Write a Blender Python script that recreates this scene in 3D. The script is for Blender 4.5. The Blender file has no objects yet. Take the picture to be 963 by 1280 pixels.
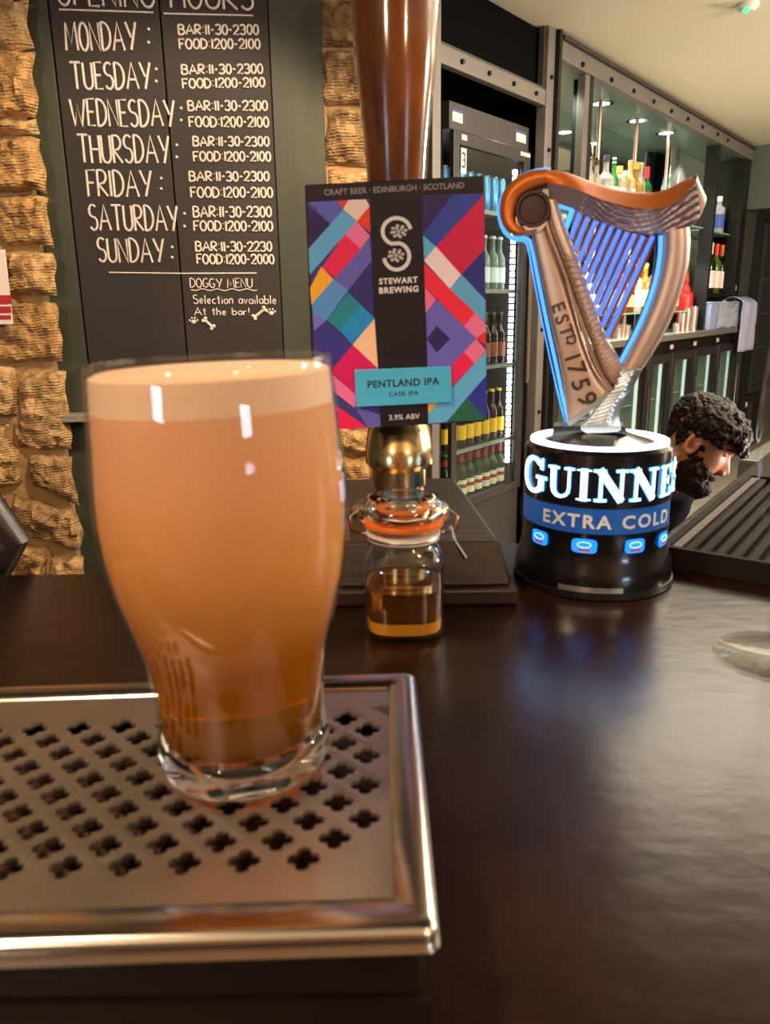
import bpy, bmesh, math, random
from mathutils import Vector, Matrix, noise
random.seed(7)
C = bpy.context.scene.collection
sc = bpy.context.scene
R = math.radians
# ------------------------------------------------------------------ camera, world, lights, exposure
CZ = 1.32                                   # eye height above the floor
cam_d = bpy.data.cameras.new('camera'); cam = bpy.data.objects.new('camera', cam_d); C.objects.link(cam)
cam_d.sensor_fit = 'VERTICAL'; cam_d.sensor_height = 36.0; cam_d.lens = 27.0
cam_d.clip_start = 0.02; cam_d.clip_end = 60
CM = Matrix.Rotation(R(75), 3, 'X') @ Matrix.Rotation(R(-.83), 3, 'Z')
cam.matrix_world = Matrix.Translation((0, 0, CZ)) @ CM.to_4x4()
cam_d.dof.use_dof = True; cam_d.dof.focus_distance = 1.6; cam_d.dof.aperture_fstop = 15
sc.camera = cam
sc.view_settings.view_transform = 'Standard'; sc.view_settings.look = 'None'
sc.view_settings.gamma = 1; sc.view_settings.use_curve_mapping = False
sc.view_settings.exposure = 0.0
w = bpy.data.worlds.new('world'); sc.world = w; w.use_nodes = True
w.node_tree.nodes['Background'].inputs[0].default_value = (1.0, .72, .48, 1)
w.node_tree.nodes['Background'].inputs[1].default_value = .05

def lamp(kind, name, loc, power, color, size=.1, target=None, spot=None, sy=None, blend=.4):
    d = bpy.data.lights.new(name, kind); d.energy = power; d.color = color
    if kind == 'AREA':
        d.size = size
        if sy: d.shape = 'RECTANGLE'; d.size_y = sy
    else: d.shadow_soft_size = size
    if spot: d.spot_size = R(spot); d.spot_blend = blend
    o = bpy.data.objects.new(name, d); C.objects.link(o); o.location = loc
    if target is not None:
        o.rotation_euler = (Vector(target) - Vector(loc)).to_track_quat('-Z', 'Y').to_euler()
    return o
WARM = (1, .72, .44); SOFT = (1, .80, .58)
lamp('POINT', 'unseen_lamp', (2.9, 1.2, 1.95), 230, (1, .88, .70), .07)  # added off-frame lamp, brightens ceiling, bartender and back bar
lamp('POINT', 'unseen_lamp', (-.9, -1.3, 2.0), 38, (1, .76, .52), .06)
lamp('POINT', 'unseen_lamp', (1.1, -1.5, 2.0), 38, (1, .70, .42), .06)
lamp('POINT', 'unseen_lamp', (3.6, 3.2, 1.95), 190, (1, .90, .72), .07)  # second added off-frame lamp, lifts the back bar and ceiling
lamp('AREA', 'bar_glow', (1.5, 2.6, 2.46), 50, (1, .88, .68), 1.4, (1.5, 2.6, 0), sy=1.2)
lamp('SPOT', 'stone_spot', (.05, .75, 2.15), 66, (1, .74, .46), .04, (-.50, 1.5, 1.05), 62)
lamp('SPOT', 'stone_spot', (.35, .9, 2.15), 32, (1, .74, .46), .04, (-.02, 1.6, 1.3), 40)
lamp('SPOT', 'tray_spot', (-.55, .05, 2.15), 50, WARM, .05, (-.05, .27, 1.14), 40)
lamp('SPOT', 'bar_spot', (.75, -.35, 2.35), 14, WARM, .04, (.25, .5, 1.1), 55)
lamp('AREA', 'face_fill_light', (1.13, 1.90, .88), 2.2, (1, .80, .68), .25, (.88, 1.95, .90), sy=.06)  # added fill below the counter, brightens the bartender's face
lamp('SPOT', 'bar_spot', (1.0, 1.3, 2.4), 40, (1, .72, .48), .05, (.85, 1.95, .95), 60)
# ------------------------------------------------------------------ geometry of the view: pixel -> point on a real plane
def ray(px, py): return CM @ Vector(((px - 481.5) / 960, -(py - 640) / 960, -1))
def onz(px, py, z):
    d = ray(px, py); t = (z - CZ) / d.z; return Vector((0, 0, CZ)) + t * d
class Plane:                                # vertical plane: origin (x, y), heading of its X axis; off = distance away from the room
    def __init__(s, ox, oy, deg):
        a = R(deg); s.o = Vector((ox, oy)); s.u = Vector((math.cos(a), math.sin(a))); s.n = Vector((-math.sin(a), math.cos(a)))
    def __call__(s, X, off, Z):
        p = s.o + s.u * X + s.n * off; return Vector((p.x, p.y, Z))
    def px(s, px, py, off=0):
        d = ray(px, py); d2 = Vector((d.x, d.y)); t = (s.o.dot(s.n) + off) / d2.dot(s.n)
        q = d2 * t - s.o; return q.dot(s.u), CZ + d.z * t
BK = Plane(.49, 3.5, 51.7)                  # back bar and cooler tower
CH = Plane(-.56, 1.5, 7)                    # chalkboard wall
# ------------------------------------------------------------------ materials
def mat(name, col, rough=.5, metal=0, bump=0, bscale=50, var=0, vscale=8, col2=None, emit=None, es=0, spec=.5, coat=0, trans=0, stretch=None, ior=1.45):
    m = bpy.data.materials.new(name); m.use_nodes = True; n = m.node_tree.nodes; l = m.node_tree.links
    b = n['Principled BSDF']; b.inputs['Base Color'].default_value = (*col, 1)
    b.inputs['Roughness'].default_value = rough; b.inputs['Metallic'].default_value = metal
    b.inputs['Specular IOR Level'].default_value = spec; b.inputs['Coat Weight'].default_value = coat; b.inputs['Coat Roughness'].default_value = .08
    b.inputs['Transmission Weight'].default_value = trans; b.inputs['IOR'].default_value = ior
    if emit: b.inputs['Emission Color'].default_value = (*emit, 1); b.inputs['Emission Strength'].default_value = es
    if bump or var:
        tc = n.new('ShaderNodeTexCoord'); mp = n.new('ShaderNodeMapping'); l.new(tc.outputs['Object'], mp.inputs[0])
        if stretch: mp.inputs['Scale'].default_value = stretch
    if var:
        t = n.new('ShaderNodeTexNoise'); t.inputs['Scale'].default_value = vscale; t.inputs['Detail'].default_value = 6; l.new(mp.outputs[0], t.inputs['Vector'])
        r = n.new('ShaderNodeValToRGB'); c2 = col2 or tuple(c * (1 - var) for c in col)
        r.color_ramp.elements[0].position = .32; r.color_ramp.elements[1].position = .68
        r.color_ramp.elements[0].color = (*c2, 1); r.color_ramp.elements[1].color = (*col, 1)
        l.new(t.outputs['Fac'], r.inputs[0]); l.new(r.outputs[0], b.inputs['Base Color'])
    if bump:
        t = n.new('ShaderNodeTexNoise'); t.inputs['Scale'].default_value = bscale; t.inputs['Detail'].default_value = 5; l.new(mp.outputs[0], t.inputs['Vector'])
        bp = n.new('ShaderNodeBump'); bp.inputs['Strength'].default_value = bump; bp.inputs['Distance'].default_value = .01
        l.new(t.outputs['Fac'], bp.inputs['Height']); l.new(bp.outputs[0], b.inputs['Normal'])
    return m
def thin_glass(name, tint=(1, 1, 1), refl=1.0, rough=.02):
    m = bpy.data.materials.new(name); m.use_nodes = True; n = m.node_tree.nodes; l = m.node_tree.links; n.clear()
    o = n.new('ShaderNodeOutputMaterial'); mx = n.new('ShaderNodeMixShader'); t = n.new('ShaderNodeBsdfTransparent'); g = n.new('ShaderNodeBsdfGlossy')
    lw = n.new('ShaderNodeLayerWeight'); lw.inputs[0].default_value = .5; f = n.new('ShaderNodeMath'); f.operation = 'POWER'; f.inputs[1].default_value = 4.5; l.new(lw.outputs['Facing'], f.inputs[0]); mu = n.new('ShaderNodeMath'); mu.operation = 'MULTIPLY_ADD'; mu.use_clamp = True; mu.inputs[1].default_value = .9*refl; mu.inputs[2].default_value = .04*refl
    t.inputs[0].default_value = (*tint, 1); g.inputs['Roughness'].default_value = rough
    l.new(f.outputs[0], mu.inputs[0]); l.new(mu.outputs[0], mx.inputs[0]); l.new(t.outputs[0], mx.inputs[1]); l.new(g.outputs[0], mx.inputs[2]); l.new(mx.outputs[0], o.inputs[0])
    return m
def s(r, g, b): return tuple(((c / 255) / 12.92 if c / 255 <= .04045 else ((c / 255 + .055) / 1.055) ** 2.4) for c in (r, g, b))
MT = {}
def cm(col, rough=.5, **k):                 # plain coloured material, cached
    key = (tuple(col), rough, tuple(sorted(k.items())))
    if key not in MT: MT[key] = mat('painted', s(*col), rough, **k)
    return MT[key]
dark_wood = mat('dark_wood', s(30, 20, 17), .34, bump=.06, bscale=14, var=.5, vscale=5, stretch=(1, 9, 9), coat=.1)
bar_wood = mat('bar_wood', s(38, 19, 12), .25, spec=.36, bump=.035, bscale=9, var=.5, vscale=4, stretch=(5, 8, 6), coat=0)
bar_wood.node_tree.nodes['Principled BSDF'].inputs['Coat Roughness'].default_value = .28
plinth_wood = mat('plinth_wood', s(54, 37, 30), .42, bump=.1, bscale=30, var=.4, vscale=12, stretch=(1, 6, 6))
steel = mat('steel', (.72, .66, .60), .36, 1, bump=.03, bscale=30, var=.25, vscale=14)
bench_steel = mat('bench_steel', (.6, .6, .58), .35, 1, bump=.03, bscale=20)
chrome = mat('chrome', (.8, .8, .8), .08, 1)
brass = mat('brass', (.78, .56, .28), .2, 1, var=.2, vscale=20)
copper = mat('copper', (.75, .34, .17), .32, 1, var=.15, vscale=12)
frame_grey = mat('frame_grey', s(124, 116, 110), .45, .3, var=.15, vscale=5, bump=.03)
black = mat('black', s(14, 13, 13), .45)
black_gloss = mat('black_gloss', s(12, 12, 14), .22, coat=.4)
void = mat('void_black', (.003, .003, .003), .9, spec=.05)  # near-black: shade of the tower voids put into the colour
charcoal = mat('charcoal', s(44, 42, 42), .4, .2)
rubber = mat('rubber', s(24, 16, 14), .75, spec=.2, bump=.05, bscale=200)
glass_thin = thin_glass('thin_glass')
glass_door = thin_glass('door_glass', (.88, .95, .93), 1)
shelf_glass = thin_glass('shelf_glass', (.75, .9, .86), 1)
mirror = mat('mirror', (.78, .84, .82), .03, 1)
led = mat('led', (1, 1, 1), emit=(.85, .95, 1), es=14)
# ------------------------------------------------------------------ mesh builder
class MB:
    def __init__(s, T=None): s.v = []; s.f = []; s.m = []; s.T = T; s.k = 0
    def add(s, vs, fs, k=None):
        b = len(s.v); s.v += [Vector(s.T(*p)) if s.T else Vector(p) for p in vs]
        s.f += [tuple(b + i for i in f) for f in fs]; s.m += [s.k if k is None else k] * len(fs); return s
    def box(s, a, b, k=None):
        (x0, y0, z0), (x1, y1, z1) = a, b
        x0, x1 = sorted((x0, x1)); y0, y1 = sorted((y0, y1)); z0, z1 = sorted((z0, z1))
        return s.add([(x0,y0,z0),(x1,y0,z0),(x1,y1,z0),(x0,y1,z0),(x0,y0,z1),(x1,y0,z1),(x1,y1,z1),(x0,y1,z1)],
                     [(0,3,2,1),(4,5,6,7),(0,1,5,4),(1,2,6,5),(2,3,7,6),(3,0,4,7)], k)
    def prism(s, pts, d, k=None):           # pts: 3D loop, d: extrusion vector
        n = len(pts); p = [Vector(q) for q in pts]; q = [a + Vector(d) for a in p]
        return s.add(p + q, [tuple(range(n)), tuple(range(2*n-1, n-1, -1))] + [(i, i+n, (i+1)%n+n, (i+1)%n) for i in range(n)], k)
    def lathe(s, prof, n=24, c=(0,0,0), k=None, closed=False, axis='z', caps=True):
        vs = []; fs = []
        for r, z in prof:
            for i in range(n):
                a = 2*math.pi*i/n; x, y = r*math.cos(a), r*math.sin(a)
                vs.append((c[0]+x, c[1]+y, c[2]+z) if axis == 'z' else (c[0]+x, c[1]+z, c[2]+y))
        m = len(prof)
        for j in range(m if closed else m-1):
            for i in range(n): fs.append((j*n+i, j*n+(i+1)%n, ((j+1)%m)*n+(i+1)%n, ((j+1)%m)*n+i))
        if not closed and caps:
            if prof[0][0] > 1e-6: fs.append(tuple(range(n-1, -1, -1)))
            if prof[-1][0] > 1e-6: fs.append(tuple((m-1)*n+i for i in range(n)))
        return s.add(vs, fs, k)
    def tube(s, pts, r, n=8, k=None, closed=False, sq=(1,1)):
        P = [Vector(p) for p in pts]; vs = []; fs = []; m = len(P); rr = r if isinstance(r, (list, tuple)) else [r]*m
        up = None
        for i, p in enumerate(P):
            if closed: t = P[(i+1)%m] - P[i-1]
            else: t = P[min(i+1, m-1)] - P[max(i-1, 0)]
            t.normalize()
            if up is None: up = Vector((0,0,1)) if abs(t.z) < .9 else Vector((0,1,0))
            x = t.cross(up);
            if x.length < 1e-4: x = t.cross(Vector((1,0,.1)))
            x.normalize(); y = x.cross(t).normalized(); up = y
            for j in range(n):
                a = 2*math.pi*j/n; vs.append(p + x*math.cos(a)*rr[i]*sq[0] + y*math.sin(a)*rr[i]*sq[1])
        for i in range(m if closed else m-1):
            for j in range(n): fs.append((i*n+j, i*n+(j+1)%n, ((i+1)%m)*n+(j+1)%n, ((i+1)%m)*n+j))
        if not closed: fs += [tuple(range(n-1,-1,-1)), tuple((m-1)*n+j for j in range(n))]
        return s.add(vs, fs, k)
    def ball(s, c, r, n=12, m=8, k=None, rot=None):
        r = r if isinstance(r, (list, tuple)) else (r, r, r); vs = []; fs = []
        for j in range(m+1):
            t = math.pi*j/m
            for i in range(n):
                a = 2*math.pi*i/n; p = Vector((r[0]*math.sin(t)*math.cos(a), r[1]*math.sin(t)*math.sin(a), r[2]*math.cos(t)))
                if rot: p = rot @ p
                vs.append(p + Vector(c))
        for j in range(m):
            for i in range(n): fs.append((j*n+i, (j+1)*n+i, (j+1)*n+(i+1)%n, j*n+(i+1)%n))
        return s.add(vs, fs, k)
    def grid(s, fn, nu, nv, k=None, closeu=False):
        vs = [fn(i/nu, j/nv) for j in range(nv+1) for i in range(nu+1)]
        fs = [(j*(nu+1)+i, j*(nu+1)+i+1, (j+1)*(nu+1)+i+1, (j+1)*(nu+1)+i) for j in range(nv) for i in range(nu)]
        return s.add(vs, fs, k)
    def build(s, name, mats, parent=None, smooth=None, bevel=0, subsurf=0, weld=True):
        off = Vector((0,0,0)); q = parent
        while q is not None: off = off + q.location; q = q.parent
        me = bpy.data.meshes.new(name); me.from_pydata([tuple(p - off) for p in s.v], [], s.f)
        ms = mats if isinstance(mats, (list, tuple)) else [mats]
        for m in ms: me.materials.append(m)
        me.polygons.foreach_set('material_index', s.m)
        bm = bmesh.new(); bm.from_mesh(me)
        if weld: bmesh.ops.remove_doubles(bm, verts=bm.verts, dist=1e-5)
        bmesh.ops.recalc_face_normals(bm, faces=bm.faces); bm.to_mesh(me); bm.free()
        if smooth is None: smooth = 40
        if smooth:
            me.polygons.foreach_set('use_smooth', [True]*len(me.polygons))
            me.set_sharp_from_angle(angle=R(smooth))
        o = bpy.data.objects.new(name, me); C.objects.link(o); o.parent = parent
        if bevel:
            b = o.modifiers.new('bevel', 'BEVEL'); b.width = bevel; b.segments = 2; b.limit_method = 'ANGLE'; b.angle_limit = R(40)
        if subsurf:
            b = o.modifiers.new('sub', 'SUBSURF'); b.levels = b.render_levels = subsurf
        return o
def tag(o, label, cat, group=None, kind=None):
    o['label'] = label; o['category'] = cat
    if group: o['group'] = group
    if kind: o['kind'] = kind
    return o
def thing(name, loc, label, cat, group=None):
    o = bpy.data.objects.new(name, None); C.objects.link(o); o.location = loc; o.empty_display_size = .05
    return tag(o, label, cat, group)
def structure(o): o['kind'] = 'structure'; return o
def dup(root, loc, rz=0, label=None, group=None):
    r = root.copy(); C.objects.link(r); r.location = loc; r.rotation_euler = (0, 0, rz)
    if label: r['label'] = label
    if group: r['group'] = group
    for ch in list(root.children):
        c = ch.copy(); C.objects.link(c); c.parent = r
        for g in ch.children:
            d = g.copy(); C.objects.link(d); d.parent = c
    return r
def text_mesh(txt, size=1.0, spacing=1.0, bold=0.0, depth=0.0):   # built-in font -> verts (x, y) and faces, centred
    cu = bpy.data.curves.new('t', 'FONT'); cu.body = txt; cu.size = size; cu.align_x = 'CENTER'; cu.align_y = 'CENTER'
    cu.space_character = spacing; cu.offset = bold; cu.resolution_u = 3; cu.extrude = depth
    o = bpy.data.objects.new('t', cu); C.objects.link(o); dg = bpy.context.evaluated_depsgraph_get(); e = o.evaluated_get(dg); me = e.to_mesh()
    v = [tuple(p.co) for p in me.vertices]; f = [tuple(p.vertices) for p in me.polygons]
    e.to_mesh_clear(); bpy.data.objects.remove(o); bpy.data.curves.remove(cu); return v, f
# ================================================================== THE SETTING
ZB = CZ - .215; ZT = CZ - .174; ZC = 2.50
floor_m = mat('floor_grey', s(150, 142, 130), .35, var=.15, vscale=3, bump=.02)
ceil_m = mat('ceiling_cream', s(226, 214, 190), .8, bump=.05, bscale=3)
wall_m = mat('wall_green_grey', s(86, 92, 84), .6, var=.1, vscale=3)
room_m = mat('room_plaster', s(150, 120, 88), .8, var=.1)
structure(MB().box((-4, -3.5, -.05), (7, 9, 0)).build('floor', floor_m))
structure(MB().box((-4, -3.5, ZC), (7, 9, ZC + .05)).build('ceiling', ceil_m))
wr = structure(MB().box((-4, -3.55, 0), (7, -3.5, ZC)).build('wall_rear', room_m))
structure(MB().box((-4.05, -3.5, 0), (-4, 9, ZC)).build('wall_far_left', room_m))
structure(MB().box((7, -3.5, 0), (7.05, 9, ZC)).build('wall_right', room_m))
structure(MB(BK).box((-6, .62, 0), (8, .7, ZC)).build('wall_back', wall_m))
structure(MB(BK).box((3.95, -2.6, 2.03), (4.05, .62, ZC)).build('wall_end', wall_m))
daylight = mat('daylight', (1, 1, 1), emit=(.62, .82, 1), es=30)
win_frame = mat('window_frame', s(60, 50, 42), .5)
for i, x in enumerate((-2.9, 2.9)):   # the street windows behind the drinker
    wo = MB()
    for a, b in (((x-.50, -3.5, 1.1), (x-.45, -3.42, 1.5)), ((x+.45, -3.5, 1.1), (x+.50, -3.42, 1.5)), ((x-.50, -3.5, 1.45), (x+.50, -3.42, 1.5)), ((x-.50, -3.5, 1.1), (x+.50, -3.42, 1.15)), ((x-.01, -3.5, 1.15), (x+.01, -3.44, 1.45))): wo.box(a, b)
    wo = structure(wo.build('window_%d' % (i+1), win_frame))
    MB().box((x-.45, -3.49, 1.15), (x+.45, -3.48, 1.45)).build('pane', daylight, wo)
structure(MB().box((-1.6, .0, 2.2), (1.7, 1.15, 2.3)).build('trim_unseen_shade_board', dark_wood))  # added unseen dark board, darkens what the bar top mirrors
# smoke detector on the ceiling
c = onz(935, 5, ZC)
t = thing('smoke_detector', c, 'small round smoke detector with green light on the cream ceiling', 'detector')
MB().lathe([(.045, 0), (.045, -.012), (.03, -.028), (.0, -.03)], 20, c).build('housing', cm((225, 222, 205)), t)
MB().ball(c + Vector((-.012, -.02, -.026)), .014, k=0).build('indicator_light', mat('green_led', (0, .4, .1), emit=(.1, 1, .4), es=1.5), t)

# ---- chalkboard wall: stone pillar, boarded panel, second stone strip
stone_cols = [(s(206, 162, 104), s(150, 112, 70)), (s(190, 152, 104), s(128, 100, 70)), (s(214, 176, 122), s(160, 120, 76))]
def stone_mat(i, c1, c2):
    m = mat('sandstone', c1, .9, var=.4, vscale=48, col2=tuple(c*.75 for c in c2)); n = m.node_tree.nodes; l = m.node_tree.links
    tc = n.new('ShaderNodeTexCoord'); b = n['Principled BSDF']
    mp = n.new('ShaderNodeMapping'); mp.inputs['Rotation'].default_value = (0, R(4), 0); l.new(tc.outputs['Object'], mp.inputs[0])
    wv = n.new('ShaderNodeTexWave'); wv.bands_direction = 'Z'; wv.inputs['Scale'].default_value = 62; wv.inputs['Distortion'].default_value = 5; wv.inputs['Detail'].default_value = 3
    l.new(mp.outputs[0], wv.inputs[0])
    nz = n.new('ShaderNodeTexNoise'); nz.inputs['Scale'].default_value = 60; nz.inputs['Detail'].default_value = 8; l.new(tc.outputs['Object'], nz.inputs['Vector'])
    nv = n.new('ShaderNodeTexVoronoi'); nv.inputs['Scale'].default_value = 45; l.new(tc.outputs['Object'], nv.inputs['Vector'])
    a = n.new('ShaderNodeMath'); a.operation = 'MULTIPLY_ADD'; a.inputs[1].default_value = .10; l.new(wv.outputs['Fac'], a.inputs[0]); l.new(nz.outputs['Fac'], a.inputs[2])
    a2 = n.new('ShaderNodeMath'); a2.operation = 'MULTIPLY_ADD'; a2.inputs[1].default_value = .5; l.new(nv.outputs['Distance'], a2.inputs[0]); l.new(a.outputs[0], a2.inputs[2])
    bp = n.new('ShaderNodeBump'); bp.inputs['Strength'].default_value = 1.0; bp.inputs['Distance'].default_value = .013
    l.new(a2.outputs[0], bp.inputs['Height']); l.new(bp.outputs[0], b.inputs['Normal']); return m
stone_ms = [stone_mat(i, *c) for i, c in enumerate(stone_cols)]
mortar = mat('mortar', s(176, 142, 98), .95, bump=.5, bscale=60, var=.3, vscale=20)
def xz(px, py, off=0): return CH.px(px, py, off)
def stones(wall, quads, off0, th, seed):
    for qi, q in enumerate(quads):
        cs = [xz(px, py, off0) for px, py in q]       # TL TR BR BL
        sd = seed + qi * 3.7; tk = th * (.8 + .5 * random.random())
        W = math.dist(cs[0], cs[1]); H = math.dist(cs[0], cs[3]); nu = max(6, min(22, int(W/.006))); nv = max(6, min(24, int(H/.006)))
        def fn(u, v):
            x = (cs[0][0]*(1-u)+cs[1][0]*u)*(1-v) + (cs[3][0]*(1-u)+cs[2][0]*u)*v
            z = (cs[0][1]*(1-u)+cs[1][1]*u)*(1-v) + (cs[3][1]*(1-u)+cs[2][1]*u)*v
            ex = min(u, 1-u)*W; ez = min(v, 1-v)*H; e = min(ex, ez)
            cxm, czm = (cs[0][0]+cs[2][0])/2, (cs[0][1]+cs[2][1])/2
            corner = max(0, 1 - math.hypot(max(0, .02-ex)/.02, max(0, .02-ez)/.02))
            k = min(1, e/.012); d = tk * math.sqrt(max(0, 1-(1-k)**2)) * (.35 + .65*min(1, corner*2+.3))
            nx = noise.noise((x*22+sd, z*22, sd)); n2 = noise.noise((x*70, z*70, sd)); n3 = noise.noise((x*160, z*160, sd+9))
            if e > 0: d += (nx*.016 + n2*.009 + n3*.007) * min(1, k*1.3)
            fx = noise.noise((z*26, sd, 1))*.009*(1-min(1, ex/.02)); fz = noise.noise((x*26, sd, 2))*.009*(1-min(1, ez/.02)); x += fx; z += fz
            return CH(x, off0 - max(d, 0), z)
        MB().grid(fn, nu, nv).build('stone', random.choice(stone_ms), wall, smooth=55)
a0 = xz(-140, 300)[0]; a1 = xz(80, 380)[0]
zt = ZC
xl = CH.px(20, 0, 0)[0]
# left pillar (mortar face) whose right edge is the ragged stone edge seen against the boards
wl = MB(CH).box((-.62, -.035, 0), (CH.px(84, 600, -.035)[0], .3, ZC)); wl = structure(wl.build('wall_left', mortar))
E_ = lambda y: 34 + (y / 715) * 72       # right silhouette of the left pillar in the photograph
ls = []
rows = [(-175,-120,[-90,-20]),(-118,-62,[-60,-10]),(-60,-4,[-90,-30]),(0,62,[-60,-8]),(66,148,[-95,-22]),(151,170,[-60,-5]),(173,241,[-100,-28]),(245,308,[-70,-2]),(316,369,[-60,6]),(379,452,[-80,-4]),(464,562,[24])]
for (y0, y1, xs) in rows:
    xs = xs + [None]
    for a, b in zip(xs[:-1], xs[1:]):
        l0 = a + (y0 - 300)*0; r0 = (E_(y0) if b is None else b-3); r1 = (E_(y1) if b is None else b-3)
        ls.append([(l0, y0), (r0, y0), (r1, y1), (l0+1, y1)])
ls += [[(-40,458),(19,456),(24,520),(-40,524)],[(18,531),(32,533),(34,555),(21,556)],[(-50,530),(14,530),(28,607),(-50,612)],
       [(36,566),(E_(566),570),(E_(629),631),(44,606)],[(14,617),(E_(628)+1,641),(E_(684),686),(18,668)],[(22,677),(60,690),(61,735),(26,735)],[(63,693),(E_(695),697),(E_(735),735),(64,735)],
       [(-70,618),(8,618),(14,668),(-70,668)],[(-70,674),(16,674),(20,735),(-70,735)]]
stones(wl, ls, -.035, .022, 3)
# boarded green panel and chalkboard
green = mat('board_green', s(62, 66, 54), .5, bump=.05, bscale=18, var=.25, vscale=6, stretch=(5, 5, .6))
pb = structure(MB(CH).box((CH.px(12, 300)[0]-.08, .006, 0), (CH.px(432, 100, 0)[0], .03, ZC)).build('wall_panel', green))
def cx(px, py): return CH.px(px, py, 0)[0]
eds = [cx(8, 300)-.06, cx(84, 215)+.0, cx(342, 100)]
MB(CH).box((cx(8, 300)-.06, -.004, 0), (cx(61, 0)-.002, .006, ZC-.001)).build('board', green, pb, bevel=.0015)
MB(CH).box((cx(344, 215)+.001, -.004, 0), (cx(401, 0), .006, ZC-.001)).build('board', green, pb, bevel=.0015)
# second stone strip right of the boards
ws = structure(MB(CH).box((cx(400, 30), .0, 0), (cx(486, 30), .3, ZC)).build('wall_centre', mortar))
rs = []
for (y0, y1) in ((-175,-100),(-97,-50),(-46,-4),(0,60),(64,133),(137,210),(214,300),(304,380),(384,450),(454,530)):
    rs.append([(399+y0*.05, y0), (470, y0), (474, y1), (399+y1*.05, y1)])
rs += [[(421,536),(478,538),(478,567),(421,566)],[(422,570),(462,570),(462,612),(423,612)],[(464,571),(490,571),(490,640),(464,640)],[(423,616),(462,616),(462,690),(424,690)]]
stones(ws, rs, -.0, .02, 50)

# chalkboard: two planks with hand-lettered opening hours
cbm = mat('chalkboard_black', s(44, 36, 35), .62, bump=.03, bscale=25, var=.2, vscale=4)
XL, XM, XR = cx(61, 0), (cx(195, 0)+cx(237, 430))/2, (cx(333, 0)+cx(355, 430))/2
cb = thing('chalkboard', CH(XL, 0, ZB-.3), 'black chalkboard of two tall planks with white opening hours lettering', 'chalkboard')
for a, b in ((XL, XM), (XM, XR)):
    MB(CH).box((a+.0012, -.008, ZB-.3), (b-.0012, .006, 2.2)).build('plank', cbm, cb, bevel=.0015)
G = {}
def g(ch, w, *st): G[ch] = (w, st)
arc = lambda cx_, cy_, rx_, ry_, a0, a1, n=10: [(cx_+rx_*math.cos(R(a0+(a1-a0)*i/n)), cy_+ry_*math.sin(R(a0+(a1-a0)*i/n))) for i in range(n+1)]
g('A', .8, [(0,0),(.4,1),(.8,0)], [(.16,.36),(.64,.36)])
g('B', .6, [(0,0),(0,1)], [(0,1)]+arc(.25,.77,.3,.23,90,-90)+[(0,.54)], [(0,.54)]+arc(.28,.27,.33,.27,90,-90)+[(0,0)])
g('D', .62, [(0,0),(0,1)], [(0,1)]+arc(.12,.5,.5,.5,90,-90)+[(0,0)])
g('E', .5, [(.5,1),(0,1),(0,0),(.5,0)], [(0,.52),(.42,.52)])
g('F', .5, [(.55,1),(0,1),(0,0)], [(0,.52),(.42,.52)])
g('G', .65, arc(.34,.5,.34,.5,50,330)+[(.64,.42),(.38,.42)])
g('H', .6, [(0,0),(0,1)], [(.6,0),(.6,1)], [(0,.5),(.6,.5)])
g('I', .1, [(.05,0),(.05,1)])
g('M', .85, [(0,0),(.1,1),(.42,.25),(.75,1),(.85,0)])
g('N', .62, [(0,0),(0,1),(.62,0),(.62,1)])
g('O', .62, arc(.31,.5,.31,.5,90,450,16))
g('P', .55, [(0,0),(0,1)], [(0,1)]+arc(.25,.75,.3,.25,90,-90)+[(0,.5)])
g('R', .6, [(0,0),(0,1)], [(0,1)]+arc(.25,.75,.3,.25,90,-90)+[(0,.5),(.6,0)])
g('S', .55, arc(.28,.76,.27,.24,40,270)+arc(.28,.26,.27,.26,90,-150)[1:])
g('T', .7, [(0,1),(.7,1)], [(.35,1),(.35,0)])
g('U', .62, [(0,1)]+[(0,.3)]+arc(.3,.3,.3,.3,180,360)+[(.6,1)])
g('W', 1.0, [(0,1),(.25,0),(.5,.8),(.72,0),(1,1)])
g('Y', .7, [(0,1),(.35,.45)], [(.72,1),(.3,0)])
g('1', .12, [(.06,0),(.06,1)])
g('2', .55, arc(.27,.72,.27,.28,170,-20)+[(0,0),(.58,0)])
g('3', .55, arc(.25,.76,.27,.24,150,-90)+arc(.25,.27,.3,.27,90,-150)[1:])
g('0', .52, arc(.26,.5,.26,.5,90,450,14))
g('-', .32, [(.02,.48),(.3,.48)])
g(':', .16, [(.08,.72),(.08,.78)], [(.08,.2),(.08,.26)])
g('!', .16, [(.1,1),(.08,.35)], [(.08,.05),(.08,.09)])
g('a', .5, arc(.24,.28,.22,.27,30,380,12)+[(.46,.55),(.48,0)])
g('b', .5, [(0,1),(0,0)], arc(.24,.27,.24,.27,-160,160,12))
g('c', .42, arc(.24,.27,.22,.27,50,310))
g('e', .46, [(.04,.28),(.44,.3)]+arc(.24,.28,.2,.27,10,320)[1:])
g('h', .45, [(0,1),(0,0)], [(0,.35)]+arc(.2,.35,.2,.2,150,0)+[(.4,0)])
g('i', .12, [(.05,.5),(.05,0)], [(.05,.72),(.06,.76)])
g('l', .12, [(.05,1),(.05,0)])
g('n', .45, [(0,.55),(0,0)], [(0,.35)]+arc(.2,.35,.2,.2,150,0)+[(.4,0)])
g('o', .46, arc(.23,.27,.22,.27,90,450,12))
g('r', .34, [(0,.55),(0,0)], [(0,.38)]+arc(.18,.36,.17,.18,150,50))
g('t', .36, [(.16,.9),(.16,.08),(.3,0)], [(0,.6),(.34,.6)])
g('v', .42, [(0,.55),(.2,0),(.42,.55)])
g(' ', .35)
chalk = mat('chalk', s(226, 214, 206), .9, bump=.2, bscale=300, var=.22, vscale=220)
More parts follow.
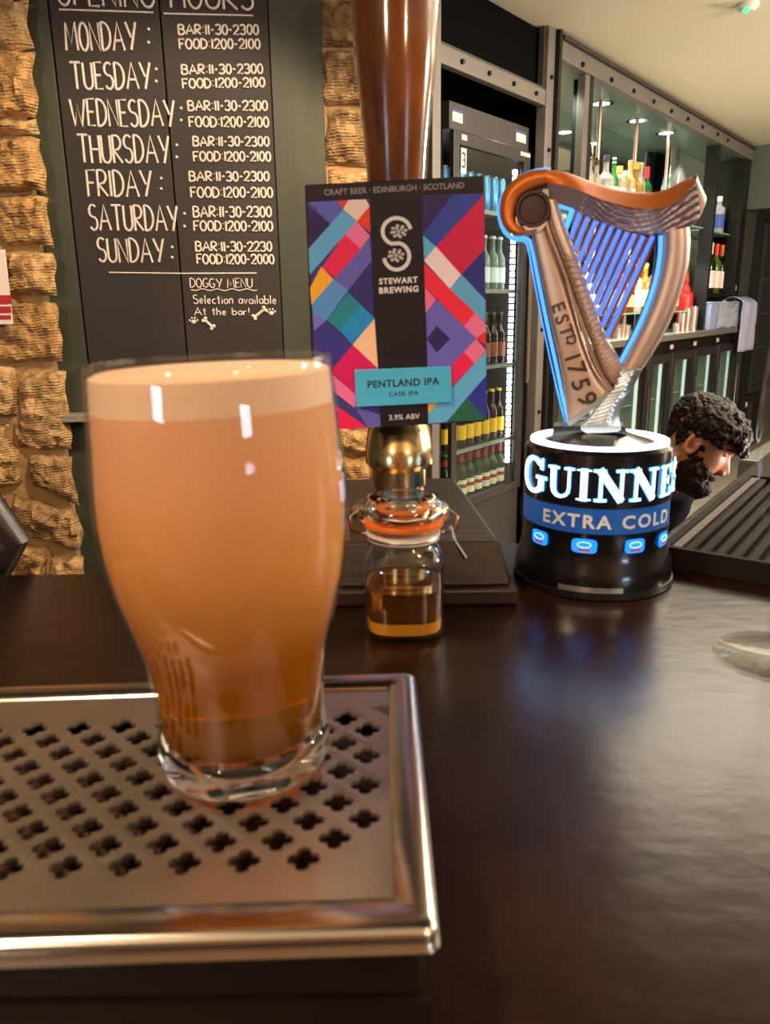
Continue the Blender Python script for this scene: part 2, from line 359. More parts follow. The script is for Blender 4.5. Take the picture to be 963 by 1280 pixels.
def chalk_text(txt, x0, x1, yt, yb, r=.0019, slope=0, gap=.17):
    Z = 2.4075; A = CH.px(x0/Z, yb/Z, -.009); B = CH.px(x1/Z, (yb+slope)/Z, -.009); T_ = CH.px(x0/Z, yt/Z, -.009); H = T_[1]-A[1]
    tw = sum(G[c_][0]+gap for c_ in txt)-gap; L = B[0]-A[0]; sx = L/tw; x = 0; mb = MB(CH)
    for c_ in txt:
        wd, st = G[c_]; jit = random.uniform(-.02, .02)
        for pl in st:
            pts = [(A[0]+(x+p[0]+jit*p[1])*sx, -.009, A[1]+(B[1]-A[1])*(x+p[0])/tw+(p[1]+jit)*H) for p in pl]
            mb.tube(pts, r, 6)
        x += wd+gap
    return mb
def chalk_line(*pts, r=.0013):
    Z = 2.4075; P = [CH.px(x/Z, y/Z, -.009) for x, y in pts]; return MB(CH).tube([(a, -.009, b) for a, b in P], r, 6)
L_ = [('OPENING',175,465,-62,14,10,.0022),('HOURS',515,762,-58,24,6,.0022),
 ('MONDAY',200,412,68,152,0,.0022),('TUESDAY',218,455,188,268,0,.0022),('WEDNESDAY',217,528,300,380,0,.0022),('THURSDAY',240,512,407,490,0,.0022),('FRIDAY',267,458,514,592,0,.0022),('SATURDAY',273,537,618,694,0,.0022),('SUNDAY',298,495,718,789,0,.0022),
 ('BAR:11-30-2300',538,778,75,104,0,.0018),('FOOD:1200-2100',541,783,118,147,0,.0018),('BAR:11-30-2300',548,791,196,224,-3,.0018),('FOOD:1200-2100',551,797,238,266,-4,.0018),
 ('BAR:11-30-2300',567,805,304,333,0,.0018),('FOOD:1200-2100',571,809,352,382,0,.0018),('BAR:11-30-2300',582,810,412,440,0,.0018),('FOOD:1200-2100',584,815,457,485,0,.0018),
 ('BAR:11-30-2300',571,810,517,545,0,.0018),('FOOD:1200-2100',576,821,564,594,0,.0018),('BAR:11-30-2300',583,817,622,653,0,.0018),('FOOD:1200-2100',585,821,666,695,0,.0018),
 ('BAR:11-30-2230',590,818,728,756,0,.0018),('FOOD:1200-2000',594,825,766,794,0,.0018),
 ('DOGGY MENU',573,760,838,865,0,.0011),('Selection available',583,832,888,914,0,.0011),('At the bar!',586,752,926,948,0,.0011)]
for tx, x0, x1, yt, yb, sl, r in L_: chalk_text(tx, x0, x1, yt, yb, r, sl).build('chalk_lettering', chalk, cb)
for x, ys in ((447,(88,128)),(470,(208,245)),(545,(326,362)),(532,(437,473)),(485,(537,568)),(555,(643,681)),(518,(744,775))):
    mb = MB(CH)
    for y in ys: q = CH.px(x/2.4075, y/2.4075, -.009); mb.ball((q[0], -.009, q[1]), .0028, 8, 6)
    mb.build('chalk_colon', chalk, cb)
chalk_line((178,29),(320,33),(462,38), r=.0016).build('underline', chalk, cb)
chalk_line((493,41),(762,47), r=.0016).build('underline', chalk, cb)
chalk_line((328,820),(550,823),(773,822), r=.0014).build('underline', chalk, cb)
chalk_line(*[(575+i*10, 872+3*math.sin(i*1.4)) for i in range(21)], r=.001).build('underline', chalk, cb)
def bone(x0, y0, x1, y1):
    a, b = [CH.px(x/2.4075, y/2.4075, -.009) for x, y in ((x0,y0),(x1,y1))]; A = Vector((a[0],-.009,a[1])); B = Vector((b[0],-.009,b[1])); d = (B-A).normalized(); n = Vector((d.z,0,-d.x))
    m = MB(CH).tube([A, B], .0026, 8)
    for p in (A, B):
        for sg in (-1, 1): m.ball(p+n*sg*.0032, .0036, 8, 6)
    m.build('bone_drawing', chalk, cb)
def paw(x, y):
    a = CH.px(x/2.4075, y/2.4075, -.009); A = Vector((a[0],-.009,a[1])); m = MB(CH).ball(A, (.0048,.001,.0038), 10, 6)
    for k in range(4):
        an = R(20+k*47); m.ball(A+Vector((math.cos(an)*.0075, 0, math.sin(an)*.0075)), (.0018,.001,.0022), 8, 6)
    m.build('paw_drawing', chalk, cb)
bone(765,955,797,930); bone(615,962,640,985); paw(817,942); paw(583,968)

# red and white sign, dark fitting and ledge at the far left
sg = thing('notice', CH(*[CH.px(-8, 400, -.07)[0], -.07, CH.px(-8, 405, -.07)[1]]), 'white notice with red blocks hung on the stones at left edge', 'sign')
q = [CH.px(px, py, -.072) for px, py in ((-40,296),(3,312),(19,405),(-40,398))]
q = [(q[0][0]-.03,q[1][1]),(q[1][0]+.004,q[1][1]),(q[2][0]-.004,q[2][1]),(q[0][0]-.03,q[2][1])]
MB(CH).prism([(a, -.075, b) for a, b in q], (0, .006, 0)).build('board', cm((226, 214, 206)), sg)
for y0, y1 in ((369,380),(383,391),(394,399)):
    a, b = CH.px(3, y0, -.076), CH.px(3, y1, -.076); MB(CH).box((a[0]-.05, -.0765, b[1]), (a[0]+.014, -.0752, a[1])).build('red_block', cm((170, 24, 34)), sg)
zz = CH.px(90, 517, -.03)[1]; xa, xb = CH.px(79, 520, -.04)[0], CH.px(150, 520, -.04)[0]
tag(MB(CH).box((xa, -.055, zz-.014), (xb, -.010, zz)).build('wall_ledge', mat('ledge', s(140, 132, 124), .7, bump=.3, bscale=90), bevel=.002), 'short grey ledge on the green boards behind the pint', 'ledge')
p = onz(6, 716, ZB); 
tf = thing('dark_tap_housing', Vector((-.338, .64, ZB-.30)), 'dark rounded beer tap housing at the left edge behind the bar', 'tap')
b_ = Vector((-.345, .66, 0))
MB().tube([(b_.x-.06, b_.y, ZB+.15),(b_.x-.02,b_.y,ZB+.06),(b_.x+.010,b_.y,ZB+.015),(b_.x-.012,b_.y,ZB-.012),(b_.x-.05,b_.y,ZB-.02)], [.02,.02,.016,.018,.02], 12).build('housing', mat('tap_dark', s(52,40,42), .3, coat=.5), tf)
MB().tube([(b_.x-.004,b_.y-.004,ZB+.01),(b_.x-.004,b_.y-.004,ZB-.30)], .006, 10).build('pipe', cm((30,24,22)), tf)
MB().lathe([(.0,.004),(.008,.002),(.008,-.008),(.0,-.01)], 14, (b_.x-.006,b_.y-.018,ZB+.012)).build('nozzle', brass, tf)
# ================================================================== BACK BAR AND COOLER TOWER (built in the BK frame)
def bx(px, py=300, off=0): return BK.px(px, py, off)[0]
def bz(px, py, off=0): return BK.px(px, py, off)[1]
# cooler tower
tx0, tx1 = -.50, .50
tw = thing('cooler_tower', BK(0, 0, 0), 'tall grey bolted steel surround around the bottle cooler', 'cabinet')
b0, b1 = bz(546, 79), bz(546, 54)     # cross rail between the two voids
MB(BK).box((tx0, -.02, 0), (tx0+.055, .6, ZC-.002)).build('post', frame_grey, tw, bevel=.003)
MB(BK).box((.395, -.02, 0), (tx1-.035, .03, ZC-.002)).build('post', frame_grey, tw, bevel=.003)
MB(BK).box((tx1-.033, -.04, 0), (tx1-.005, .6, ZC-.002)).build('side_panel', black, tw, bevel=.002)
MB(BK).box((tx0+.055, -.015, b0), (.395, .02, b1)).build('rail', frame_grey, tw, bevel=.003)
MB(BK).box((tx0+.055, .55, 0), (tx1-.035, .58, ZC-.004)).box((tx0+.057, .021, b0+.01), (tx1-.036, .55, b0+.03)).build('back_panel', void, tw)
zu = b1+.015
m_ = MB(BK)
for a, b in (((tx0+.055, -.005, b1),(tx0+.068, .02, ZC-.004)), ((.382,-.005,b1),(.395,.02,ZC-.004)), ((tx0+.068,-.005,b1),(.382,.02,b1+.012))): m_.box(a, b)
m_.build('trim', cm((70,66,62), .4), tw)
MB(BK).box((tx0+.069, .03, b1+.012), (.381, .05, ZC-.006)).build('void_sheet', void, tw)  # near-black sheet in place of the shade inside the upper void
for X in (-.30, -.10, .10, .30):
    MB(BK).lathe([(.0,-.012),(.008,-.010),(.010,0)], 10, (X, -.016, (b0+b1)/2), axis='y').build('bolt', black, tw)
for z in (2.0, 1.6, 1.2, .8, .4, 2.3):
    MB(BK).lathe([(.0,-.012),(.008,-.010),(.010,0)], 10, (.43, -.021, z), axis='y').build('bolt', black, tw)
# fridge inside the tower
fx0, fx1 = bx(562, 140, .05), .372
fzT, fzB = bz(562, 125, .05), .42
fr = thing('bottle_cooler', BK((fx0+fx1)/2, .06, .0), 'tall glass-door bottle cooler with lit shelves in the grey tower', 'fridge')
hous = mat('cooler_housing', s(70, 66, 66), .4, .2)
MB(BK).box((fx0,.05,0),(fx1,.10,fzB)).box((fx0,.05,fzT-.10),(fx1,.10,fzT)).box((fx0,.10,0),(fx0+.03,.53,fzT)).box((fx1-.03,.10,0),(fx1,.53,fzT)).box((fx0,.50,0),(fx1,.53,fzT)).box((fx0,.1,fzT-.06),(fx1,.5,fzT)).box((fx0+.03,.1,fzB-.03),(fx1-.03,.5,fzB)).build('housing', hous, fr, bevel=.002)
MB(BK).box((fx0+.031,.485,fzB),(fx1-.031,.499,fzT-.12)).build('liner', cm((150,156,150), .4), fr)
dfr = MB(BK); dz0, dz1 = fzB+.005, fzT-.105
for a, b in (((fx0+.004,.03,dz0),(fx0+.045,.05,dz1)), ((fx1-.075,.03,dz0),(fx1-.015,.05,dz1)), ((fx0+.045,.03,dz1-.05),(fx1-.075,.05,dz1)), ((fx0+.045,.03,dz0),(fx1-.075,.05,dz0+.04))): dfr.box(a, b)
door = dfr.build('door', mat('door_frame', s(78,74,74), .3, .6), fr, bevel=.002)
MB(BK).box((fx0+.045,.038,dz0+.04),(fx1-.075,.043,dz1-.05)).build('pane', glass_door, door)
MB(BK).tube([(fx1-.022,.005,.95),(fx1-.022,.005,1.55)], .009, 8).build('handle', chrome, door)
MB(BK).box((fx0+.06,.0295,dz1-.03),(fx0+.10,.03,dz1-.01)).build('badge', cm((200,195,190)), door)
vv, ff = text_mesh('3', .085); o_ = MB(BK); o_.box((fx0+.055,.0285,dz1-.155),(fx0+.095,.0295,dz1-.06), 0); o_.add([(fx0+.075+x, .028, dz1-.108+y) for x, y, z in vv], ff, 1)
o_.build('number_badge', [cm((222,220,214)), cm((20,20,22))], door)
for x, w_ in ((fx0+.02,.075),(fx1-.12,.09)):
    MB(BK).box((x,.0485,fzT-.07),(x+w_,.0498,fzT-.025), 0).box((x,.0483,fzT-.035),(x+w_,.0486,fzT-.025), 1).build('sticker', [cm((206,200,196)), cm((60,80,150))], fr)
MB(BK).box((fx1-.11,.0295,dz1-.025),(fx1-.02,.03,dz1-.008)).build('sticker', cm((190,186,182)), fr)
# LED strip made of separate diodes inside the right jamb
m_ = MB(BK)
for i in range(46):
    z = .56 + i*.0295
    m_.box((fx1-.098,.06,z),(fx1-.078,.075,z+.021))
m_.build('light_strip', mat('cooler_led', (1,1,1), emit=(.92,.97,1), es=9), fr)
m_ = MB(BK)
for i in range(30):
    z = .60 + i*.044
    m_.box((fx1-.135,.44,z),(fx1-.115,.45,z+.03))
m_.build('light_strip', mat('cooler_led_dim', (1,1,1), emit=(.92,.97,1), es=3), fr)
shz = [bz(612, y, .12) for y in (268, 363, 455, 548)] + [fzB+.012]
wire = mat('shelf_wire', (.7,.7,.68), .3, .9)
for z in shz:
    m_ = MB(BK).box((fx0+.032,.058,z-.014),(fx1-.032,.066,z+.004))
    for k in range(14): m_.box((fx0+.05+k*.034,.066,z-.006),(fx0+.054+k*.034,.48,z-.002))
    m_.build('shelf', wire, fr)

# ---- bottle kit
def lerp(a, b, t): return a + (b-a)*t
BOT = {}
def bottle_proto(kind, glass, cap, label, lab2=None):
    """returns dict of meshes for one bottle standing on z=0"""
    key = (kind, glass, cap, label, lab2)
    if key in BOT: return BOT[key]
    P = {'beer': (.0305, .235, .135, .0135, .013), 'spirit': (.038, .30, .185, .014, .016), 'round': (.045, .25, .14, .015, .017), 'wine': (.037, .31, .18, .0145, .0155), 'slim': (.032, .33, .2, .0135, .014), 'square': (.042, .24, .165, .016, .019), 'squeeze': (.034, .24, .16, .008, .017)}[kind]
    r, h, sh, nr, cr = P
    prof = [(0,.002),(r*.9,0),(r,.006),(r,sh)]
    for i in range(1, 7): t = i/6; prof.append((lerp(r, nr, t*t*(3-2*t)), sh+(h-sh)*.42*t))
    prof += [(nr, h-.02),(nr*1.1, h-.018),(nr*1.1, h-.002),(0, h-.001)]
    gm = mat('bottle_glass', s(*glass), .08, trans=.55, spec=.6, ior=1.4) if kind != 'squeeze' else cm(glass, .35)
    a = MB().lathe(prof, 14).build('glass_body', gm); parts = [a]
    hh = h-.018
    if cap:
        if kind == 'wine': cp = [(nr*1.12, h-.07),(nr*1.15, h-.02),(nr*1.15,h+.001),(0,h+.002)]
        elif kind == 'beer': cp = [(.0165,h-.012),(.0165,h-.006),(.0135,h),(0,h+.001)]
        elif kind == 'squeeze': cp = [(.018,h*.72),(.018,h*.80),(.008,h*.86),(.003,h+.02),(0,h+.02)]
        else: cp = [(cr, h-.026),(cr, h+.004),(cr*.9,h+.008),(0,h+.008)]
        parts.append(MB().lathe(cp, 14).build('cap', cm(cap, .4)))
    if label:
        l0, l1 = (.035, sh*.78) if kind != 'beer' else (.03, sh*.72)
        parts.append(MB().lathe([(r+.0004,l0),(r+.0008,l0),(r+.0008,l1),(r+.0004,l1)], 14).build('label', cm(label, .6)))
        if lab2: parts.append(MB().lathe([(r+.001,lerp(l0,l1,.45)),(r+.0014,lerp(l0,l1,.45)),(r+.0014,lerp(l0,l1,.72)),(r+.001,lerp(l0,l1,.72))], 14).build('label_band', cm(lab2, .6)))
    if kind == 'beer' and lab2:
        parts.append(MB().lathe([(nr+.001,h-.055),(nr+.0018,h-.055),(nr+.0018,h-.02),(nr+.001,h-.02)], 12).build('neck_label', cm(lab2, .6)))
    BOT[key] = [(p.name.split('.')[0], p.data) for p in parts]
    for p in parts: bpy.data.objects.remove(p)
    return BOT[key]
def bottle(loc, kind, glass, cap, label, text, lab2=None, group=None, sc_=1.0, pourer=None, cat='bottle', name=None, rz=0):
    t = thing(name or {'beer':'beer_bottle','wine':'wine_bottle','squeeze':'squeeze_bottle'}.get(kind, 'spirit_bottle'), loc, text, cat, group)
    t.rotation_euler.z = rz; t.scale = (sc_, sc_, sc_)
    for nm, me in bottle_proto(kind, glass, cap, label, lab2):
        o = bpy.data.objects.new(nm, me); C.objects.link(o); o.parent = t
    if pourer:
        h = {'spirit': .30, 'round': .25, 'slim': .33, 'square': .24}[kind]
        mb = MB().lathe([(.0,h-.01),(.014,h),(.011,h+.014),(.0055,h+.03),(.004,h+.085),(0,h+.087)], 10)
        me = mb.build('pourer', cm(pourer, .25)); me.parent = t
    return t
# bottles in the tower cooler
XS0 = fx0+.075; ORD_ = ('first','second','third','fourth','fifth','sixth','seventh','eighth')
def shelf_row(z, n, off, sx, dx, fn, jit=.004):
    for k in range(n): fn(BK(sx+k*dx+random.uniform(-jit,jit), off, z), k)
for row, off in ((0,.11),(1,.19),(2,.27)):
    shelf_row(shz[4]+.005, 8, off, XS0-.012+row*.008, .070, lambda p, k, row=row: bottle(p, 'beer', (34,60,36), (40,130,60), (214,206,180), ORD_[k]+' green red-necked bottle from the left, '+('front' if row==0 else 'second' if row==1 else 'rear')+' row of cooler bottom shelf', lab2=(150,30,34), group='green beer bottles on the %s of the cooler bottom shelf' % ('front','second','rear')[row] + ' row'))
for row, off in ((0,.12),(1,.21)):
    shelf_row(shz[3]+.005, 8, off, XS0-.012, .070, lambda p, k, row=row: bottle(p, 'beer', (60,34,16), (196,160,60), (222,170,40), ORD_[k]+' yellow-labelled brown bottle from the left, '+('front' if row==0 else 'rear')+' row, second lowest cooler shelf', group='%s yellow-labelled bottles in the cooler' % ('front','rear')[row]))
for row, off in ((0,.12),(1,.21)):
    shelf_row(shz[2]+.005, 8, off, XS0-.012, .070, lambda p, k, row=row: bottle(p, 'beer', (40,24,18), (40,36,36), (120,60,40), ORD_[k]+' rust-labelled dark bottle from the left, '+('front' if row==0 else 'rear')+' row of middle cooler shelf', group='%s rust-labelled bottles in the cooler' % ('front','rear')[row]))
shelf_row(shz[1]+.005, 8, .13, XS0-.012, .070, lambda p, k: bottle(p, 'beer', (150,160,160), (190,190,190), (206,210,214), ORD_[k]+' silver-labelled clear bottle from the left on second cooler shelf', group='silver-labelled bottles in the cooler'))
can0 = None
for k in range(8):
    p = BK(XS0-.01+k*.068, .13, shz[0]+.005)
    if can0 is None:
        can0 = thing('drink_can', p, 'first slim blue and silver can from the left on the top cooler shelf', 'can', 'cans on the top cooler shelf')
        MB().lathe([(.0,0),(.024,0),(.028,.008),(.028,.14),(.024,.15),(0,.15)], 14, p).build('body', cm((86,140,190), .3, metal=.6), can0)
        MB().lathe([(.024,.1505),(.025,.153),(.022,.153),(0,.151)], 14, p).build('lid', steel, can0)
    else: dup(can0, p, label=ORD_[k]+' slim blue and silver can from the left on the top cooler shelf')

# ---- back bar carcass
X0, X1 = tx1+.002, 3.93
zh1 = ZC-.004; zh0 = bz(813, 137)        # header band bottom
bb = thing('back_bar', BK(X0, 0, 0), 'long mirrored back bar unit with bolted grey header', 'cabinet')
MB(BK).box((X0,-.03,zh0),(X1,.02,zh1-.03)).build('header', frame_grey, bb, bevel=.003)
MB(BK).box((X0,-.045,zh1-.03),(X1,.02,zh1-.012)).build('top_trim', cm((54,44,38), .4), bb)
for px_, py_ in ((699,66),(728,81),(764,100),(792,114),(817,127),(839,139),(859.5,149),(878,159),(897,168),(909.5,175.5)):
    X, Z = BK.px(px_, py_, -.03); MB(BK).lathe([(.0,-.014),(.010,-.011),(.013,0)], 10, (X, -.031, Z), axis='y').build('bolt', black, bb)
pA = (bx(728, 90), bx(736, 90)); pB = (bx(895, 200), bx(899, 200)); pE = (bx(928, 220), X1)
pA = (pA[0], pA[0]+.10)
for a, b, mt in ((X0, X0+.02, black), (pA[0], pA[0]+.055, frame_grey), (pA[0]+.06, pA[1], black), (pB[0], pB[0]+.05, black), (pE[0], X1, black)):
    MB(BK).box((a,-.02,1.115),(b,.02 if mt is frame_grey else .07,zh0)).build('post', mt, bb, bevel=.002)
nz = zh0+.0
DEP = .43
MB(BK).box((X0,.021,nz+.02),(X1,DEP+.02,nz+.04)).build('canopy', mat('canopy_teal', s(120,140,132), .25, var=.2, vscale=4), bb)
MB(BK).box((pA[1]+.002,DEP,1.115),(pB[0]-.002,DEP+.01,nz+.02)).build('mirror_panel', mirror, bb)
pnl = mat('niche_panel', s(150,158,146), .25, .3, var=.1)
MB(BK).box((X0+.02,DEP-.1,1.115),(pA[0],DEP-.09,nz+.02)).build('side_mirror', pnl, bb)
MB(BK).box((pB[0]+.05,DEP-.1,1.115),(X1-.02,DEP-.09,nz+.02)).build('side_mirror', pnl, bb)
MB(BK).box((X1+.002,.0,2.035),(4.34,.03,ZC-.004)).build('end_panel', wall_m, bb)
MB(BK).box((3.975,.0,0),(4.34,.03,2.03)).build('end_panel', cm((62,62,56), .45), bb)
# downlights in the canopy
for i, (px_, py_) in enumerate(((752.6,128.5),(797,150),(833,165.5))):
    d = ray(px_, py_); zc_ = nz+.02; t_ = (zc_-CZ)/d.z; p = Vector((0,0,CZ))+d*t_
    dl = thing('downlight', p, ('nearest','middle','farthest')[i]+' round recessed downlight glowing in the back bar canopy', 'light', 'canopy downlights')
    MB().lathe([(.045,-.001),(.066,-.001),(.068,-.006),(.045,-.006)], 20, p, closed=True).build('ring', chrome, dl)
    MB().lathe([(.0,-.003),(.044,-.003),(.044,-.001),(0,-.001)], 20, p).build('lens', mat('lamp_lens', (1,1,1), emit=(1,.95,.85), es=18), dl)
    lamp('SPOT', 'downlight_beam', p - Vector((0,0,.012)), 34, (1,.93,.8), .03, p - Vector((0,0,1)), 130)
sp_ = BK(3.3, .2, nz+.0); lamp('SPOT', 'niche_light', sp_, 8, (1,.93,.8), .03, sp_-Vector((0,0,1)), 120)
sp_ = BK(.75, .15, nz+.0); lamp('SPOT', 'niche_light', sp_, 22, (.9,1,.8), .03, sp_-Vector((0,0,1)), 120)
lamp('AREA', 'undershelf_glow', BK(1.9, .12, 1.63), 14, (1,.95,.85), 1.8, BK(1.9,.3,1.1), sy=.06)
# glass shelves on brass rods
zs1 = bz(874, 287, .12); zs2 = bz(775, 391, .12)
for X in (bx(739,200,.2), bx(786,200,.2), bx(827,200,.2)):
    MB(BK).tube([(X,.16,1.115),(X,.16,nz+.02)], .012, 10).build('rod', mat('rod_copper', (.66,.5,.42), .25, 1), bb)
for z in (zs1, zs2):
    MB(BK).box((pA[1],.05,z-.010),(pB[0],.36,z)).build('shelf', shelf_glass, bb)
    MB(BK).box((pA[1],.046,z-.010),(pB[0],.0495,z)).build('shelf_edge', mat('glass_edge', s(150,200,186), .1, coat=.5), bb)
MB(BK).box((pB[0]+.06,.05,bz(898,291,.08)-.01),((X1-.02),.32,bz(898,291,.08))).build('shelf', cm((150,170,160), .2), bb)
zw = bz(890, 366, .05)
MB(BK).box((pB[0]+.055,.03,zw-.03),((X1-.02),.32,zw-.004)).build('shelf', black, bb)
# top shelf bottles: px x, px y of top, kind, glass, cap, label, pourer, look
TOP = [(737,178,'slim',(210,206,190),(40,34,30),(228,220,206),(20,18,18),'clear bottle with tall black pourer, first on the top glass shelf'),
 (745,184,'spirit',(222,214,196),(110,50,34),(232,226,212),(24,18,16),'clear bottle with brown collar and black pourer on the top glass shelf'),
 (757,194,'round',(226,226,220),(66,66,84),(240,238,232),None,'clear round bottle with dark blue cap on the top glass shelf'),
 (767,197,'slim',(60,150,70),(240,240,238),(236,240,230),None,'green bottle with white cap on the top glass shelf'),
 (774,208,'square',(230,224,196),(214,168,70),(240,236,226),None,'squat clear bottle with gold cap beside the green bottle'),
 (781,214,'round',(216,206,176),(200,190,160),(236,230,214),None,'short pale bottle with pale stopper on the top glass shelf'),
 (787,200,'spirit',(228,204,150),(190,140,80),(240,236,228),None,'clear bottle with cork-brown cap and golden spirit on top shelf'),
 (794,203,'round',(206,170,80),(206,166,70),(238,232,216),None,'gold bottle with gold cap on the top glass shelf'),
 (801,203,'slim',(214,214,196),(214,176,80),(240,238,232),None,'tall clear bottle with yellow cap beside the red-capped bottle'),
 (808.5,207,'wine',(30,110,50),(190,26,44),(214,220,190),None,'green bottle with red foil cap on the top glass shelf'),
 (829,222,'slim',(190,210,220),(60,110,150),(224,232,236),(70,110,150),'pale bottle with blue pourer standing apart on the top shelf'),
 (837,206,'slim',(206,226,216),(30,150,120),(230,236,232),(210,210,206),'clear bottle with teal collar and silver pourer on top shelf'),
 (848,215,'slim',(226,214,210),(196,96,96),(236,228,226),(190,190,188),'clear bottle with pink collar and silver pourer on top shelf')]
H_ = {'slim':.33,'spirit':.30,'round':.25,'square':.24,'wine':.31,'squeeze':.24}
for px_, py_, kd, gl, cp, lb, po, tx in TOP:
    X = bx(px_, 230, .14); zt_ = bz(px_, py_, .14); hh = H_[kd]+(.087 if po else .006)
    bottle(BK(X, .14, zs1), kd, gl, cp, lb, tx, sc_=(zt_-zs1)/hh, pourer=po, group='spirits on the top glass shelf')
LOWC = [((200,150,60),(190,150,70),(236,226,200)),((60,130,60),(40,40,40),(220,226,200)),((226,220,206),(180,40,40),(240,236,226)),((150,80,40),(30,26,24),(226,206,160)),((230,228,216),(60,80,140),(226,232,236)),((196,120,60),(210,176,90),(240,230,206))]
LN = ['amber bottle with gold cap','green bottle with black cap','clear bottle with red cap','brown bottle with black cap','clear bottle with blue cap','orange bottle with brass cap']
kinds = ['spirit','slim','round','square','spirit','round']
n_low = 24
ORD = ('first','second','third','fourth','fifth','sixth','seventh','eighth'); cnt = {}
for k in range(n_low):
    px_ = 722 + k*4.9; X = bx(722, 350, .14) + (bx(846, 350, .14)-bx(722, 350, .14))*k/(n_low-1)
    gl, cp, lb = LOWC[(k*5+k//6) % 6]; i_ = (k*5+k//6) % 6
    cnt[i_] = cnt.get(i_, 0)+1
    bottle(BK(X+random.uniform(-.01,.01), .13+.09*(k%2), zs2), kinds[(k*5)%6], gl, cp, lb, ORD[cnt[i_]-1]+' '+LN[i_]+' from the left on the shelf behind the strings', group='%s on the lower shelf' % LN[i_].replace('bottle', 'bottles', 1), sc_=.92+.1*random.random())
# red squeeze bottle, copper tumblers, basket, cloth
zc = 1.115
bottle(BK(bx(857,380,.10), .10, zc+.0), 'squeeze', (206,34,30), (206,34,30), None, 'red sauce squeeze bottle standing behind the steel tumblers', sc_=(bz(857,341,.10)-zc)/.26)
tin = mat('tumbler_metal', (.78,.62,.56), .3, .9)
tm0 = None
names_t = ['tall','short','tall','tall','medium','short','short']
for k, (px_, pt, pb_) in enumerate(((846,404,417),(852,391,415),(858,385,414),(866,383,413),(873,386,412),(878,396,411),(772,408,424),(777,405,423),(782,406,422))):
    off = .03; X = bx(px_, pb_, off); h = bz(px_, pt, off)-zc
    t = thing('metal_tumbler', BK(X, off, zc), ('%s steel tumbler stack in the row left of the blue tub' % ('first','second','third','fourth','fifth','last')[k]) if k < 6 else ('%s pinkish tumbler seen under the harp strings' % ('left','middle','right')[k-6]), 'tumbler', 'metal tumblers on the back counter')
    MB().lathe([(0,0),(.026,0),(.031,h),(.029,h),(.024,.006),(0,.006)], 16, BK(X, off, zc)).build('cup', tin, t)
    MB().lathe([(.0305,h-.006),(.0325,h-.004),(.0325,h),(.0295,h)], 16, BK(X, off, zc), closed=True).build('rim', chrome, t)
# counter and under-counter coolers
ct = tag(MB(BK).box((X0,-.08,1.075),(X1+.0,.43,1.115)).box((X1,-.08,1.075),(4.30,-.004,1.115)).build('back_counter', mat('counter_steel', (.55,.52,.48), .3, .8, bump=.02), bevel=.003), 'long steel-edged counter of the back bar under the mirrors', 'counter')
dx = [bx(p_, 440, -.05) for p_ in (813, 841, 870, 898, 922)]
cooler_names = ['farthest left visible','second','third','rightmost']
fascia = charcoal
edges = [X0+.02, X0+.02+(dx[0]-X0-.02)*.5] + dx
frosty = mat('cooler_liner', s(170,184,172), .4)
for i in range(len(edges)-1):
    a, b = edges[i], edges[i+1]-.006
    nm = ('first','second','third','fourth','fifth','last')[i]
    t = thing('under_counter_cooler', BK((a+b)/2, -.04, 0), '%s glass-door cooler from the tower in the row under the back counter' % nm, 'fridge', 'under-counter coolers')
    MB(BK).box((a,-.02,.08),(a+.015,.42,1.07)).box((b-.015,-.02,.08),(b,.42,1.07)).box((a,-.02,.99),(b,.42,1.07)).box((a,-.02,.0),(b,.42,.10)).build('cabinet', black, t)
    MB(BK).box((a+.016,.40,.10),(b-.016,.42,.985)).box((a+.016,.0,.10),(a+.02,.40,.985)).box((b-.02,.0,.10),(b-.016,.40,.985)).build('liner', frosty, t)
    d_ = MB(BK)
    for q0, q1 in (((a+.004,-.055,.11),(a+.06,-.022,.985)),((b-.05,-.055,.11),(b-.004,-.022,.985)),((a+.06,-.055,.93),(b-.05,-.022,.985)),((a+.06,-.055,.11),(b-.05,-.022,.19))): d_.box(q0, q1)
    dr = d_.build('door', fascia, t, bevel=.002)
    MB(BK).box((a+.06,-.045,.19),(b-.05,-.040,.93)).build('pane', glass_door, dr)
    MB(BK).tube([(b-.018,-.068,.35),(b-.018,-.068,.80)], .006, 8).build('handle', chrome, dr)
    for z in (.42, .68): MB(BK).box((a+.022,.03,z),(b-.022,.38,z+.008)).build('shelf', wire, t)
    MB(BK).box((a+.03,-.0225,1.01),(a+.10,-.0215,1.04)).build('label', cm((206,190,180)), t)
    MB(BK).box((b-.065,.0,.2),(b-.022,.01,.93)).build('light_strip', mat('cooler_tube', (1,1,1), emit=(.9,1,.86), es=.8), t)
# stock visible through the glass doors
def carton(X, off, z, w_, d_, h, col, tx, nm='drinks_carton', lab=None):
    p = BK(X, off, z); t = thing(nm, p, tx, 'carton')
    MB(BK).box((X-w_/2,off,z),(X+w_/2,off+d_,z+h)).build('box', cm(col), t, bevel=.002)
    if lab: MB(BK).box((X-w_*.32,off-.002,z+h*.3),(X+w_*.32,off-.0005,z+h*.75)).build('label', cm(lab), t)
Xm = lambda i, f: edges[i] + (edges[i+1]-edges[i])*f
carton(Xm(2,.20), .05, .43, .16, .2, .17, (226,190,30), 'yellow carton on the middle shelf of the third cooler', lab=(40,40,40))
carton(Xm(2,.20), .05, .20, .16, .2, .18, (232,196,36), 'yellow carton at the bottom of the third cooler', lab=(40,40,40))
carton(Xm(3,.24), .05, .69, .17, .2, .12, (206,130,40), 'orange carton on the top shelf of the fourth cooler')
carton(Xm(3,.28), .02, .69, .14, .025, .17, (110,220,50), 'bright green pack on the top shelf of the fourth cooler', 'green_pack', (60,150,40))
